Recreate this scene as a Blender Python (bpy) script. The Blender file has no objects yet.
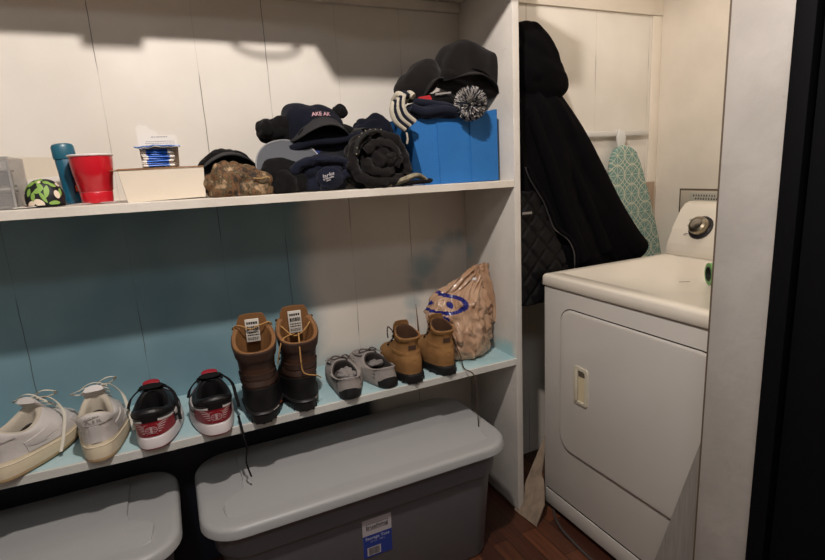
import bpy, bmesh, math, random
from math import sin, cos, pi, radians, sqrt, exp
from mathutils import Vector, Matrix, Euler, noise

S = bpy.context.scene
COL = S.collection
# ---------------------------------------------------------------- camera
cam_d = bpy.data.cameras.new('camera')
cam = bpy.data.objects.new('camera', cam_d)
COL.objects.link(cam)
S.camera = cam
cam_d.sensor_fit = 'HORIZONTAL'
cam_d.sensor_width = 36.0
cam_d.lens = 524.15 / 825 * 36.0
cam_d.clip_start = 0.02
YAW, PIT, ROL = 0.4304, -0.2127, -0.0559
fwd = Vector((sin(YAW) * cos(PIT), cos(YAW) * cos(PIT), sin(PIT)))
right = Vector((cos(YAW), -sin(YAW), 0))
up = right.cross(fwd)
r2 = right * cos(ROL) + up * sin(ROL)
u2 = -right * sin(ROL) + up * cos(ROL)
M = Matrix((r2, u2, -fwd)).transposed().to_4x4()
M.translation = Vector((-1.0523, -1.7685, 1.3034))
cam.matrix_world = M
# ---------------------------------------------------------------- world and exposure
w = bpy.data.worlds.new('world')
S.world = w
w.use_nodes = True
w.node_tree.nodes['Background'].inputs[0].default_value = (0.5, 0.55, 0.65, 1)
w.node_tree.nodes['Background'].inputs[1].default_value = 0.02
S.view_settings.view_transform = 'Standard'
S.view_settings.look = 'None'
S.view_settings.gamma = 1
S.view_settings.use_curve_mapping = False
S.view_settings.exposure = 0.0
LAMP = Vector((-0.88, -1.2, 2.30))
LAMP_STRENGTH = 8.0
LAMP_W = 86.0
NOOK_FILL_W = 5.0
ROOM_FILL_W = 9.0
LAMP_COLOR = (1.0, 0.91, 0.84, 1)

# ---------------------------------------------------------------- materials
MATS = {}


def lin(c):
    return tuple(((v / 255) / 12.92 if v / 255 <= 0.04045 else ((v / 255 + 0.055) / 1.055) ** 2.4) for v in c)


def mat(name, c, rough=0.6, metal=0.0, var=0.0, vs=20.0, bump=0.0, bs=80.0, spec=0.5, emis=0.0, sheen=0.0, coat=0.0):
    """principled; c in sRGB 0..255; var darkens and lightens by noise, bump by noise"""
    if name in MATS:
        return MATS[name]
    m = bpy.data.materials.new(name)
    m.use_nodes = True
    nt = m.node_tree
    b = nt.nodes['Principled BSDF']
    col = lin(c) + (1,)
    b.inputs['Base Color'].default_value = col
    b.inputs['Roughness'].default_value = rough
    b.inputs['Metallic'].default_value = metal
    b.inputs['Specular IOR Level'].default_value = spec
    if sheen:
        b.inputs['Sheen Weight'].default_value = sheen
        b.inputs['Sheen Roughness'].default_value = 0.5
    if coat:
        b.inputs['Coat Weight'].default_value = coat
    if emis:
        b.inputs['Emission Color'].default_value = col
        b.inputs['Emission Strength'].default_value = emis
    tc = nt.nodes.new('ShaderNodeTexCoord')
    if var:
        n = nt.nodes.new('ShaderNodeTexNoise')
        n.inputs['Scale'].default_value = vs
        n.inputs['Detail'].default_value = 6
        nt.links.new(tc.outputs['Object'], n.inputs['Vector'])
        r = nt.nodes.new('ShaderNodeValToRGB')
        r.color_ramp.elements[0].position = 0.3
        r.color_ramp.elements[1].position = 0.7
        r.color_ramp.elements[0].color = tuple(v * (1 - var) for v in col[:3]) + (1,)
        r.color_ramp.elements[1].color = tuple(min(1, v * (1 + var)) for v in col[:3]) + (1,)
        nt.links.new(n.outputs[0], r.inputs[0])
        nt.links.new(r.outputs[0], b.inputs['Base Color'])
    if bump:
        n = nt.nodes.new('ShaderNodeTexNoise')
        n.inputs['Scale'].default_value = bs
        n.inputs['Detail'].default_value = 4
        nt.links.new(tc.outputs['Object'], n.inputs['Vector'])
        bp = nt.nodes.new('ShaderNodeBump')
        bp.inputs['Strength'].default_value = bump
        bp.inputs['Distance'].default_value = 0.004
        nt.links.new(n.outputs[0], bp.inputs['Height'])
        nt.links.new(bp.outputs[0], b.inputs['Normal'])
    MATS[name] = m
    return m


class NT:
    """small node builder for the few patterned materials"""

    def __init__(s, m):
        s.nt = m.node_tree
        s.b = s.nt.nodes['Principled BSDF']
        s.tc = s.nt.nodes.new('ShaderNodeTexCoord').outputs['Object']

    def n(s, t, **kw):
        return s.nt.nodes.new(t)

    def link(s, a, b):
        s.nt.links.new(a, b)

    def put(s, inp, v):
        if isinstance(v, (int, float)):
            inp.default_value = v
        elif isinstance(v, tuple):
            inp.default_value = v if len(v) == len(inp.default_value) else v + (1,)
        else:
            s.link(v, inp)

    def math(s, op, a, b=0.0, c=None, clamp=False):
        n = s.n('ShaderNodeMath')
        n.operation = op
        n.use_clamp = clamp
        s.put(n.inputs[0], a)
        s.put(n.inputs[1], b)
        if c is not None:
            s.put(n.inputs[2], c)
        return n.outputs[0]

    def vmath(s, op, a, b=(0, 0, 0)):
        n = s.n('ShaderNodeVectorMath')
        n.operation = op
        s.put(n.inputs[0], a)
        s.put(n.inputs[1], b)
        return n.outputs['Value'] if op in ('LENGTH', 'DISTANCE', 'DOT_PRODUCT') else n.outputs[0]

    def noise(s, scale, detail=5, vec=None, rough=0.5, stretch=None):
        v = vec if vec is not None else s.tc
        if stretch:
            v = s.vmath('MULTIPLY', v, stretch)
        n = s.n('ShaderNodeTexNoise')
        n.inputs['Scale'].default_value = scale
        n.inputs['Detail'].default_value = detail
        n.inputs['Roughness'].default_value = rough
        s.link(v, n.inputs['Vector'])
        return n.outputs[0], n.outputs[1]

    def ss(s, v, lo, hi, inv=False):
        n = s.n('ShaderNodeMapRange')
        n.interpolation_type = 'SMOOTHSTEP'
        s.put(n.inputs[0], v)
        n.inputs[1].default_value = lo
        n.inputs[2].default_value = hi
        n.inputs[3].default_value = 1 if inv else 0
        n.inputs[4].default_value = 0 if inv else 1
        return n.outputs[0]

    def mix(s, f, a, b):
        n = s.n('ShaderNodeMix')
        n.data_type = 'RGBA'
        s.put(n.inputs[0], f)
        s.put(n.inputs[6], a)
        s.put(n.inputs[7], b)
        return n.outputs[2]

    def xyz(s, v=None):
        n = s.n('ShaderNodeSeparateXYZ')
        s.link(v if v is not None else s.tc, n.inputs[0])
        return n.outputs

    def comb(s, x, y, z):
        n = s.n('ShaderNodeCombineXYZ')
        s.put(n.inputs[0], x)
        s.put(n.inputs[1], y)
        s.put(n.inputs[2], z)
        return n.outputs[0]

    def bump(s, h, strength=0.3, dist=0.003):
        n = s.n('ShaderNodeBump')
        n.inputs['Strength'].default_value = strength
        n.inputs['Distance'].default_value = dist
        s.link(h, n.inputs['Height'])
        s.link(n.outputs[0], s.b.inputs['Normal'])


GROOVES = [-1.75, -1.463, -1.168, -0.904, -0.700, -0.469, -0.238, 0.30, 0.655, 0.96]
CREAM = lin((222, 214, 202))
TEAL = lin((112, 158, 170))


def wall_back_mat():
    m = mat('painted_boards', (214, 205, 190), 0.55)
    N = NT(m)
    X, Y, Z = N.xyz()
    f1, _ = N.noise(3.0, 6)
    f2, c2 = N.noise(9.0, 4)
    base = N.mix(N.ss(f1, 0.35, 0.7), lin((216, 210, 200)), lin((228, 222, 213)))
    # teal overspray between the two shelves
    f3, _ = N.noise(4.0, 4)
    xx = N.math('ADD', X, N.math('MULTIPLY', f3, 0.16))
    f4, _ = N.noise(2.2, 3)
    tmask = N.ss(xx, -0.62, -0.50, inv=True)
    tmask = N.math('MULTIPLY', tmask, N.ss(Z, 1.225, 1.235, inv=True))
    tmask = N.math('MULTIPLY', tmask, N.ss(Z, 0.585, 0.61))
    teal = N.mix(N.ss(f4, 0.35, 0.68), lin((112, 146, 158)), lin((142, 172, 180)))
    thin = N.math('MULTIPLY', N.ss(Z, 0.64, 0.80, inv=True), N.math('MULTIPLY', N.ss(X, -0.66, -0.52), 0.0))
    # sprayed blots
    wob = N.vmath('ADD', N.tc, N.vmath('MULTIPLY', N.vmath('SUBTRACT', c2, (0.5, 0.5, 0.5)), (0.05, 0.0, 0.07)))
    blots = None
    for (bx, bz, r, k) in ((-0.195, 0.925, 0.085, .75), (-0.225, 0.87, 0.06, .6), (-0.245, 0.80, 0.045, .5), (-0.15, 0.945, .05, .5),
                           (-0.13, 0.98, 0.045, .5), (-0.105, 1.01, 0.045, .5), (-0.075, 1.025, 0.045, .5), (-0.035, 1.03, 0.045, .5),
                           (-0.25, 0.74, 0.04, .35), (-0.16, 0.87, 0.05, .3), (-0.14, 0.80, .045, .25)):
        d = N.vmath('DISTANCE', wob, (bx, 0.0, bz))
        b = N.math('MULTIPLY', N.ss(d, r * 0.1, r * 1.05, inv=True), k)
        blots = b if blots is None else N.math('MAXIMUM', blots, b)
    lowp = N.math('MULTIPLY', N.ss(Z, 0.62, 0.70, inv=True), N.math('MULTIPLY', N.ss(Z, 0.59, 0.61), 0.5))
    lowp = N.math('MULTIPLY', lowp, N.ss(X, -0.02, 0.0, inv=True))
    tm = N.math('MAXIMUM', N.math('MAXIMUM', tmask, blots), lowp)
    col = N.mix(tm, base, teal)
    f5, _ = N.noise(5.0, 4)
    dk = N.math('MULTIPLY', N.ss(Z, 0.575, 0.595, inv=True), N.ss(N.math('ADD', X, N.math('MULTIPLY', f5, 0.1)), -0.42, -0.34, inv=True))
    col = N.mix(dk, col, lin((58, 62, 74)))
    # cracks between the boards, partly painted over
    gm = None
    wn, _ = N.noise(14.0, 2)
    xw = N.math('ADD', X, N.math('MULTIPLY', N.math('SUBTRACT', wn, 0.5), 0.005))
    for i, g in enumerate(GROOVES):
        d = N.math('ABSOLUTE', N.math('SUBTRACT', xw, g))
        k = N.ss(d, 0.0005, 0.0018, inv=True)
        gm = k if gm is None else N.math('MAXIMUM', gm, k)
    gv, _ = N.noise(1.0, 2, vec=N.comb(N.math('MULTIPLY', X, 5.0), 0.0, N.math('MULTIPLY', Z, 3.2)))
    gm = N.math('MULTIPLY', gm, N.math('ADD', N.math('MULTIPLY', N.ss(gv, 0.44, 0.55), 0.60), 0.14))
    col = N.mix(gm, col, lin((70, 62, 55)))
    # small nail marks
    v = N.n('ShaderNodeTexVoronoi')
    v.inputs['Scale'].default_value = 6
    N.link(N.tc, v.inputs['Vector'])
    col = N.mix(N.math('MULTIPLY', N.ss(v.outputs['Distance'], 0.012, 0.03, inv=True), 0.5), col, lin((110, 98, 86)))
    N.link(col, N.b.inputs['Base Color'])
    gb, _ = N.noise(60.0, 4)
    N.bump(N.math('SUBTRACT', N.math('MULTIPLY', gb, 0.15), gm), 0.35, 0.004)
    return m


def paint_mat(name, c1, c2, teal_fn=None, stain=None, bump=0.2, rough=0.55):
    m = mat(name, c1, rough)
    N = NT(m)
    f, _ = N.noise(7.0, 6)
    g, _ = N.noise(45.0, 5)
    col = N.mix(N.ss(f, 0.3, 0.7), lin(c1), lin(c2))
    if stain:
        s, _ = N.noise(22.0, 6, rough=0.7)
        col = N.mix(N.math('MULTIPLY', N.ss(s, 0.60, 0.72), stain), col, lin((120, 105, 88)))
    if teal_fn:
        col = teal_fn(N, col)
    N.link(col, N.b.inputs['Base Color'])
    N.bump(g, bump, 0.003)
    return m


def lower_shelf_teal(N, col):
    X, Y, Z = N.xyz()
    f, _ = N.noise(6.0, 5)
    f2, _ = N.noise(30.0, 5, stretch=(0.25, 1.0, 1.0))
    t = N.mix(N.ss(f, 0.3, 0.7), lin((156, 190, 196)), lin((182, 208, 212)))
    mk = N.ss(N.math('ADD', Y, N.math('MULTIPLY', N.math('SUBTRACT', f2, 0.5), 0.02)), -0.319, -0.312)
    mk = N.math('MULTIPLY', mk, N.ss(Z, 0.610, 0.616))
    mk = N.math('MULTIPLY', mk, N.math('SUBTRACT', 1.0, N.math('MULTIPLY', N.ss(f2, 0.6, 0.72), 0.5)))
    return N.mix(mk, col, t)


def divider_teal(N, col):
    X, Y, Z = N.xyz()
    w2, c = N.noise(12.0, 4)
    p = N.vmath('ADD', N.tc, N.vmath('MULTIPLY', N.vmath('SUBTRACT', c, (0.5, 0.5, 0.5)), (0, 0.06, 0.06)))
    for (y, z, r, k) in ((-0.27, 0.635, 0.06, .75), (-0.22, 0.63, 0.05, .6), (-0.12, .63, .06, .6), (-0.03, 0.97, 0.05, .4)):
        d = N.vmath('DISTANCE', p, (0.0, y, z))
        col = N.mix(N.math('MULTIPLY', N.ss(d, r * .2, r, inv=True), k), col, lin((140, 190, 198)))
    col = N.mix(N.ss(N.math('ADD', Z, N.math('MULTIPLY', w2, 0.03)), 0.022, 0.035, inv=True), col, lin((96, 70, 44)))
    return col


def floor_mat():
    m = mat('floor_boards', (74, 44, 32), 0.38)
    N = NT(m)
    X, Y, Z = N.xyz()
    v = N.comb(Y, X, 0.0)
    b = N.n('ShaderNodeTexBrick')
    N.link(v, b.inputs['Vector'])
    b.offset = 0.37
    b.inputs['Scale'].default_value = 1.0
    b.inputs['Brick Width'].default_value = 0.42
    b.inputs['Row Height'].default_value = 0.062
    b.inputs['Mortar Size'].default_value = 0.0012
    b.inputs['Mortar Smooth'].default_value = 0.2
    b.inputs['Bias'].default_value = 0.0
    b.inputs['Color1'].default_value = lin((112, 66, 42)) + (1,)
    b.inputs['Color2'].default_value = lin((62, 34, 26)) + (1,)
    b.inputs['Mortar'].default_value = lin((30, 18, 14)) + (1,)
    g, _ = N.noise(60.0, 6, stretch=(1.0, 0.06, 1.0), rough=0.65)
    col = N.mix(N.math('MULTIPLY', N.ss(g, 0.35, 0.7), 0.55), b.outputs[0], lin((42, 24, 18)))
    d, _ = N.noise(140.0, 2)
    col = N.mix(N.ss(d, 0.735, 0.76), col, lin((170, 160, 150)))
    N.link(col, N.b.inputs['Base Color'])
    N.bump(g, 0.08, 0.002)
    return m


def grain_mat(name, c1, c2, axis=2, rough=0.6, scale=40):
    m = mat(name, c1, rough)
    N = NT(m)
    st = [1.0, 1.0, 1.0]
    st[axis] = 0.06
    g, _ = N.noise(scale, 6, stretch=tuple(st), rough=0.6)
    N.link(N.mix(N.ss(g, 0.3, 0.7), lin(c1), lin(c2)), N.b.inputs['Base Color'])
    N.bump(g, 0.15, 0.002)
    return m


def camo_mat():
    m = mat('camouflage', (110, 85, 60), 0.85)
    N = NT(m)
    f, c = N.noise(26.0, 5, rough=0.65)
    r = N.n('ShaderNodeValToRGB')
    r.color_ramp.interpolation = 'LINEAR'
    e = r.color_ramp.elements
    e[0].position = 0.36
    e[0].color = lin((34, 28, 22)) + (1,)
    e[1].position = 0.66
    e[1].color = lin((176, 148, 116)) + (1,)
    for p, cc in ((0.43, (62, 48, 34)), (0.49, (120, 84, 52)), (0.54, (66, 62, 46)), (0.59, (138, 112, 82))):
        q = e.new(p)
        q.color = lin(cc) + (1,)
    N.link(f, r.inputs[0])
    g, _ = N.noise(80.0, 3, stretch=(1, 1, .25))
    N.link(N.mix(N.math('MULTIPLY', N.ss(g, 0.55, 0.65), 0.6), r.outputs[0], lin((30, 24, 18))), N.b.inputs['Base Color'])
    return m


def ironing_mat():
    m = mat('geometric_cotton', (130, 165, 155), 0.9)
    N = NT(m)
    X, Y, Z = N.xyz()
    sc = 1 / 0.085

    def lattice(ox, oz):
        fx = N.math('SUBTRACT', N.math('FRACT', N.math('ADD', N.math('MULTIPLY', X, sc), ox + 50)), 0.5)
        fz = N.math('SUBTRACT', N.math('FRACT', N.math('ADD', N.math('MULTIPLY', Z, sc), oz + 50)), 0.5)
        return N.math('ABSOLUTE', fx), N.math('ABSOLUTE', fz), fx, fz
    out = None
    ax, az, fx, fz = lattice(0, 0)
    for d in (N.math('ABSOLUTE', N.math('SUBTRACT', N.math('ADD', ax, az), 0.5)),
              N.math('MULTIPLY', N.math('MINIMUM', ax, az), 1.2),
              N.math('MULTIPLY', N.math('ABSOLUTE', N.math('SUBTRACT', ax, az)), 0.7)):
        v = N.ss(d, 0.012, 0.026, inv=True)
        out = v if out is None else N.math('MAXIMUM', out, v)
    rr_ = N.math('SQRT', N.math('ADD', N.math('MULTIPLY', ax, ax), N.math('MULTIPLY', az, az)))
    out = N.math('MAXIMUM', out, N.ss(N.math('ABSOLUTE', N.math('SUBTRACT', rr_, 0.5)), 0.02, 0.04, inv=True))
    N.link(N.mix(out, lin((112, 146, 138)), lin((192, 194, 174))), N.b.inputs['Base Color'])
    return m


def bag_mat():
    m = mat('tan_plastic', (196, 156, 128), 0.26)
    N = NT(m)
    X, Y, Z = N.xyz()
    f, c = N.noise(14.0, 4)
    col = N.mix(N.ss(f, 0.3, 0.7), lin((176, 138, 108)), lin((204, 170, 142)))
    # printed blue ring with marks (object space of the bag, on its left front)
    wx = N.math('SUBTRACT', X, -0.085)
    wz = N.math('SUBTRACT', Z, 0.205)
    n1, _ = N.noise(20.0, 2)
    k = N.math('ADD', N.math('MULTIPLY', N.math('SUBTRACT', n1, 0.5), 0.35), 0.0)
    e = N.math('SQRT', N.math('ADD', N.math('POWER', N.math('DIVIDE', wx, 0.078), 2.0), N.math('POWER', N.math('DIVIDE', wz, 0.030), 2.0)))
    e = N.math('ADD', e, k)
    ring = N.math('MULTIPLY', N.ss(e, 0.72, 0.78), N.ss(e, 1.05, 1.12, inv=True))
    blobs = None
    for (bx, bz, r) in ((-0.112, 0.208, 0.016), (-0.062, 0.203, 0.012), (-0.148, 0.165, 0.012), (-0.09, 0.158, 0.011)):
        d = N.vmath('DISTANCE', N.comb(X, 0.0, Z), (bx, 0.0, bz))
        v = N.ss(d, r * .8, r, inv=True)
        blobs = v if blobs is None else N.math('MAXIMUM', blobs, v)
    mk = N.math('MULTIPLY', N.math('MAXIMUM', ring, blobs), N.ss(Y, 0.03, 0.05, inv=True))
    col = N.mix(mk, col, lin((34, 40, 122)))
    N.link(col, N.b.inputs['Base Color'])
    N.b.inputs['Transmission Weight'].default_value = 0.12
    N.bump(f, 0.25, 0.006)
    return m


# ---------------------------------------------------------------- mesh helpers
def link_mesh(name, me, m=None, parent=None, smooth=40):
    o = bpy.data.objects.new(name, me)
    COL.objects.link(o)
    if m is not None:
        for q in (m if isinstance(m, (list, tuple)) else [m]):
            me.materials.append(q)
    if parent is not None:
        o.parent = parent
    if smooth:
        me.polygons.foreach_set('use_smooth', [True] * len(me.polygons))
        me.set_sharp_from_angle(angle=radians(smooth))
    me.update()
    return o


def pyd(name, V, F, m=None, parent=None, smooth=40, fix=True):
    me = bpy.data.meshes.new(name)
    me.from_pydata([tuple(v) for v in V], [], F)
    if fix:
        bm = bmesh.new()
        bm.from_mesh(me)
        bmesh.ops.recalc_face_normals(bm, faces=bm.faces)
        bm.to_mesh(me)
        bm.free()
    return link_mesh(name, me, m, parent, smooth)


def frombm(name, bm, m=None, parent=None, smooth=40):
    me = bpy.data.meshes.new(name)
    bmesh.ops.recalc_face_normals(bm, faces=bm.faces)
    bm.to_mesh(me)
    bm.free()
    return link_mesh(name, me, m, parent, smooth)


def thing(name, label, cat, loc=(0, 0, 0), rot=0.0, group=None):
    o = bpy.data.objects.new(name, None)
    o.empty_display_size = 0.05
    COL.objects.link(o)
    o.location = loc
    o.rotation_euler = rot if isinstance(rot, tuple) else (0, 0, rot)
    return tag(o, label, cat, group)


def tag(o, label, cat, group=None, kind=None):
    o['label'] = label
    o['category'] = cat
    if group:
        o['group'] = group
    if kind:
        o['kind'] = kind
    return o


def struct(o):
    o['kind'] = 'structure'
    return o


def box_bm(bm, lo, hi, bev=0.0, seg=2):
    r = bmesh.ops.create_cube(bm, size=1)
    vs = r['verts']
    for v in vs:
        v.co = Vector([lo[i] + (v.co[i] + 0.5) * (hi[i] - lo[i]) for i in range(3)])
    if bev:
        es = list({e for v in vs for e in v.link_edges})
        bmesh.ops.bevel(bm, geom=es, offset=bev, segments=seg, affect='EDGES', profile=0.5)
    return vs


def box(name, lo, hi, m, parent=None, bev=0.0, seg=2):
    bm = bmesh.new()
    box_bm(bm, lo, hi, bev, seg)
    return frombm(name, bm, m, parent)


def cat_rom(P, n):
    """catmull-rom through tuples"""
    out = []
    P = [tuple(p) for p in P]
    for i in range(len(P) - 1):
        a, b, c, d = P[max(i - 1, 0)], P[i], P[i + 1], P[min(i + 2, len(P) - 1)]
        for k in range(n):
            t = k / n
            out.append(tuple(0.5 * ((2 * b[j]) + (-a[j] + c[j]) * t + (2 * a[j] - 5 * b[j] + 4 * c[j] - d[j]) * t * t
                                    + (-a[j] + 3 * b[j] - 3 * c[j] + d[j]) * t ** 3) for j in range(len(b))))
    out.append(P[-1])
    return out


def tube(name, pts, r, m, parent=None, n=8, flat=1.0, sub=6, upv=(0, 0, 1), taper=None, wob=0.0):
    P = [Vector(p) for p in cat_rom(pts, sub)] if sub else [Vector(p) for p in pts]
    V, F = [], []
    U = Vector(upv)
    for i, p in enumerate(P):
        t = (P[min(i + 1, len(P) - 1)] - P[max(i - 1, 0)])
        if t.length < 1e-9:
            t = Vector((0, 0, 1))
        t.normalize()
        s = t.cross(U)
        if s.length < 1e-3:
            s = t.cross(Vector((1, 0, 0)))
        s.normalize()
        u = s.cross(t)
        rr = r(i / (len(P) - 1)) if callable(r) else r
        for k in range(n):
            a = 2 * pi * k / n
            dv = s * cos(a) * rr + u * sin(a) * rr * flat
            q_ = p + dv
            V.append(q_ + dv.normalized() * (wob * (2.2 * abs(nz(q_, 32, 2)) - .6 + nz(q_, 75, 5) * .5)) if wob else q_)
    for i in range(len(P) - 1):
        for k in range(n):
            F.append((i * n + k, i * n + (k + 1) % n, (i + 1) * n + (k + 1) % n, (i + 1) * n + k))
    F.append(tuple(range(n))[::-1])
    F.append(tuple((len(P) - 1) * n + k for k in range(n)))
    return pyd(name, V, F, m, parent)


def lathe(name, prof, m, parent=None, n=40, loc=(0, 0, 0), sx=1.0, sy=1.0, cap=True):
    V, F = [], []
    for (r, z) in prof:
        for k in range(n):
            a = 2 * pi * k / n
            V.append((loc[0] + r * cos(a) * sx, loc[1] + r * sin(a) * sy, loc[2] + z))
    for i in range(len(prof) - 1):
        for k in range(n):
            F.append((i * n + k, i * n + (k + 1) % n, (i + 1) * n + (k + 1) % n, (i + 1) * n + k))
    if cap:
        F.append(tuple(range(n))[::-1])
        F.append(tuple((len(prof) - 1) * n + k for k in range(n)))
    return pyd(name, V, F, m, parent)


def prism(name, poly, a, b, axis, m, parent=None, bev=0.0):
    """extrude a 2D polygon between a and b along axis; poly in the other two axes in order"""
    bm = bmesh.new()

    def pt(p, t):
        q = [0, 0, 0]
        o = [i for i in range(3) if i != axis]
        q[o[0]], q[o[1]], q[axis] = p[0], p[1], t
        return Vector(q)
    A = [bm.verts.new(pt(p, a)) for p in poly]
    B = [bm.verts.new(pt(p, b)) for p in poly]
    bm.faces.new(A)
    bm.faces.new(B[::-1])
    for i in range(len(poly)):
        j = (i + 1) % len(poly)
        bm.faces.new((A[i], B[i], B[j], A[j]))
    if bev:
        bmesh.ops.bevel(bm, geom=list(bm.edges), offset=bev, segments=2, affect='EDGES', profile=0.5)
    return frombm(name, bm, m, parent, 30)


def rrect(x0, x1, y0, y1, r, n=6):
    P = []
    for (cx, cy, a0) in ((x1 - r, y1 - r, 0), (x0 + r, y1 - r, 90), (x0 + r, y0 + r, 180), (x1 - r, y0 + r, 270)):
        for k in range(n + 1):
            a = radians(a0 + 90 * k / n)
            P.append((cx + r * cos(a), cy + r * sin(a)))
    return P


def loft(name, rings, m, parent=None, cap0=True, cap1=True, smooth=40):
    n = len(rings[0])
    V = [v for r in rings for v in r]
    F = []
    for i in range(len(rings) - 1):
        for k in range(n):
            F.append((i * n + k, i * n + (k + 1) % n, (i + 1) * n + (k + 1) % n, (i + 1) * n + k))
    if cap0:
        F.append(tuple(range(n))[::-1])
    if cap1:
        F.append(tuple((len(rings) - 1) * n + k for k in range(n)))
    return pyd(name, V, F, m, parent, smooth)


def text_mesh(s, size, bold=0.0):
    """outline triangles of a short text, centred, as (verts2d, faces)"""
    cu = bpy.data.curves.new('t', 'FONT')
    cu.body = s
    cu.size = size
    cu.align_x = 'CENTER'
    cu.align_y = 'CENTER'
    cu.resolution_u = 3
    cu.offset = bold
    o = bpy.data.objects.new('t', cu)
    COL.objects.link(o)
    dg = bpy.context.evaluated_depsgraph_get()
    me = bpy.data.meshes.new_from_object(o.evaluated_get(dg))
    V = [(v.co.x, v.co.y) for v in me.vertices]
    F = [tuple(p.vertices) for p in me.polygons]
    bpy.data.objects.remove(o)
    bpy.data.curves.remove(cu)
    bpy.data.meshes.remove(me)
    return V, F


def decal(name, V2, F, fn, m, parent=None):
    return pyd(name, [fn(a, b) for a, b in V2], F, m, parent, smooth=0, fix=False)


def poly2d(P):
    return list(P), [tuple(range(len(P)))]


def ell(cx, cy, a, b, rot=0, n=14, leaf=False):
    P = []
    for k in range(n):
        t = 2 * pi * k / n
        x, y = a * cos(t), b * sin(t)
        if leaf:
            y *= (1 - 0.55 * abs(cos(t)) ** 3)
        P.append((cx + x * cos(rot) - y * sin(rot), cy + x * sin(rot) + y * cos(rot)))
    return P


def shapes(lst):
    V, F = [], []
    for P in lst:
        F.append(tuple(range(len(V), len(V) + len(P))))
        V += P
    return V, F


def fans(lst):
    """outlines filled with rings round their centres, so that they follow a curved surface"""
    V, F = [], []
    for P in lst:
        cx, cy = sum(p[0] for p in P) / len(P), sum(p[1] for p in P) / len(P)
        n_ = len(P)
        b = len(V)
        for k in (1.0, 0.75, 0.5, 0.25):
            V += [(cx + (x - cx) * k, cy + (y - cy) * k) for x, y in P]
        V.append((cx, cy))
        for r_ in range(3):
            for k in range(n_):
                F.append((b + r_ * n_ + k, b + r_ * n_ + (k + 1) % n_, b + (r_ + 1) * n_ + (k + 1) % n_, b + (r_ + 1) * n_ + k))
        for k in range(n_):
            F.append((b + 3 * n_ + k, b + 3 * n_ + (k + 1) % n_, b + 4 * n_))
    return V, F


def nz(p, s, seed=0.0):
    return noise.noise(Vector((p[0] * s + seed * 7.3, p[1] * s - seed * 3.1, p[2] * s + seed * 1.7)))


def lump(name, r, m, parent=None, loc=(0, 0, 0), rot=(0, 0, 0), seed=0, amp=0.02, fs=18, fine=0.0, flat=None, sub=5, pw=2.0, st=(1, 1, 1), fn=None):
    """a folded cloth bundle: superellipsoid with creases; flat = height below which it is pressed flat"""
    bm = bmesh.new()
    bmesh.ops.create_icosphere(bm, subdivisions=sub, radius=1)
    R = Euler(rot).to_matrix()
    for v in bm.verts:
        p = v.co.copy()
        L = (abs(p.x) ** pw + abs(p.y) ** pw + abs(p.z) ** pw) ** (1 / pw)
        p = p / L
        q = Vector((p.x * r[0], p.y * r[1], p.z * r[2]))
        d = Vector((p.x / r[0], p.y / r[1], p.z / r[2])).normalized()
        w_ = (q.x * st[0], q.y * st[1], q.z * st[2])
        k = abs(nz(w_, fs, seed)) * 2.2 - 0.5
        k += 0.5 * (abs(nz(w_, fs * 2.1, seed + 3)) * 2 - 0.5)
        q += d * amp * k
        if fine:
            q += d * fine * nz(q, 120, seed)
        if fn:
            q = fn(q)
        q = R @ q
        q += Vector(loc)
        if flat is not None and q.z < flat:
            q.z = flat + (q.z - flat) * 0.04
        v.co = q
    return frombm(name, bm, m, parent, 80)


# ================================================================= LIGHT FITTING
WHITE_PLASTIC = mat('white_plastic', (226, 222, 214), 0.4)
lt = thing('ceiling_light', 'small bulb under a white metal shade hanging from the ceiling', 'light', (LAMP.x, LAMP.y, 2.48))
lathe('canopy', [(0.001, 0), (0.055, 0), (0.055, -0.012), (0.02, -0.03), (0.001, -0.03)], WHITE_PLASTIC, lt, 24, (0, 0, -0.001))
lathe('socket', [(0.012, -0.03), (0.02, -0.05), (0.02, -0.103), (0.012, -0.104)], WHITE_PLASTIC, lt, 20)
lathe('lamp_shade', [(0.02, -0.088), (0.06, -0.10), (0.085, -0.128), (0.084, -0.128), (0.058, -0.103), (0.02, -0.092)], WHITE_PLASTIC, lt, 40, cap=False)
bulb_m = mat('bulb_glow', (255, 255, 255), 0.4)
bn = bulb_m.node_tree.nodes['Principled BSDF']
bn.inputs['Emission Color'].default_value = LAMP_COLOR
bn.inputs['Emission Strength'].default_value = LAMP_STRENGTH
bm = bmesh.new()
bmesh.ops.create_icosphere(bm, subdivisions=3, radius=0.022, matrix=Matrix.Translation((0, 0, -0.112)))
frombm('bulb', bm, bulb_m, lt)
ld = bpy.data.lights.new('bulb_light', 'SPOT')
ld.spot_size = radians(168)
ld.spot_blend = 0.15
ld.energy = LAMP_W
ld.color = LAMP_COLOR[:3]
ld.shadow_soft_size = 0.03
lo = bpy.data.objects.new('bulb_light', ld)
COL.objects.link(lo)
lo.parent = lt
lo.location = (0, 0, -0.175)

# unseen fill lamp, added to brighten the nook walls and dryer top
nl = thing('nook_fill', 'added round fill lamp in the ceiling above the dryer', 'light', (0.62, -0.62, 2.48))
lathe('base', [(0.001, -0.001), (0.10, -0.001), (0.10, -0.02), (0.001, -0.022)], WHITE_PLASTIC, nl, 32)
ad = bpy.data.lights.new('nook_fill_lamp', 'AREA')
ad.shape = 'DISK'
ad.size = 0.18
ad.energy = NOOK_FILL_W
ad.color = (1.0, 0.88, 0.76)
ao = bpy.data.objects.new('nook_fill_lamp', ad)
COL.objects.link(ao)
ao.parent = nl
ao.location = (0, 0, -0.025)

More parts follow.
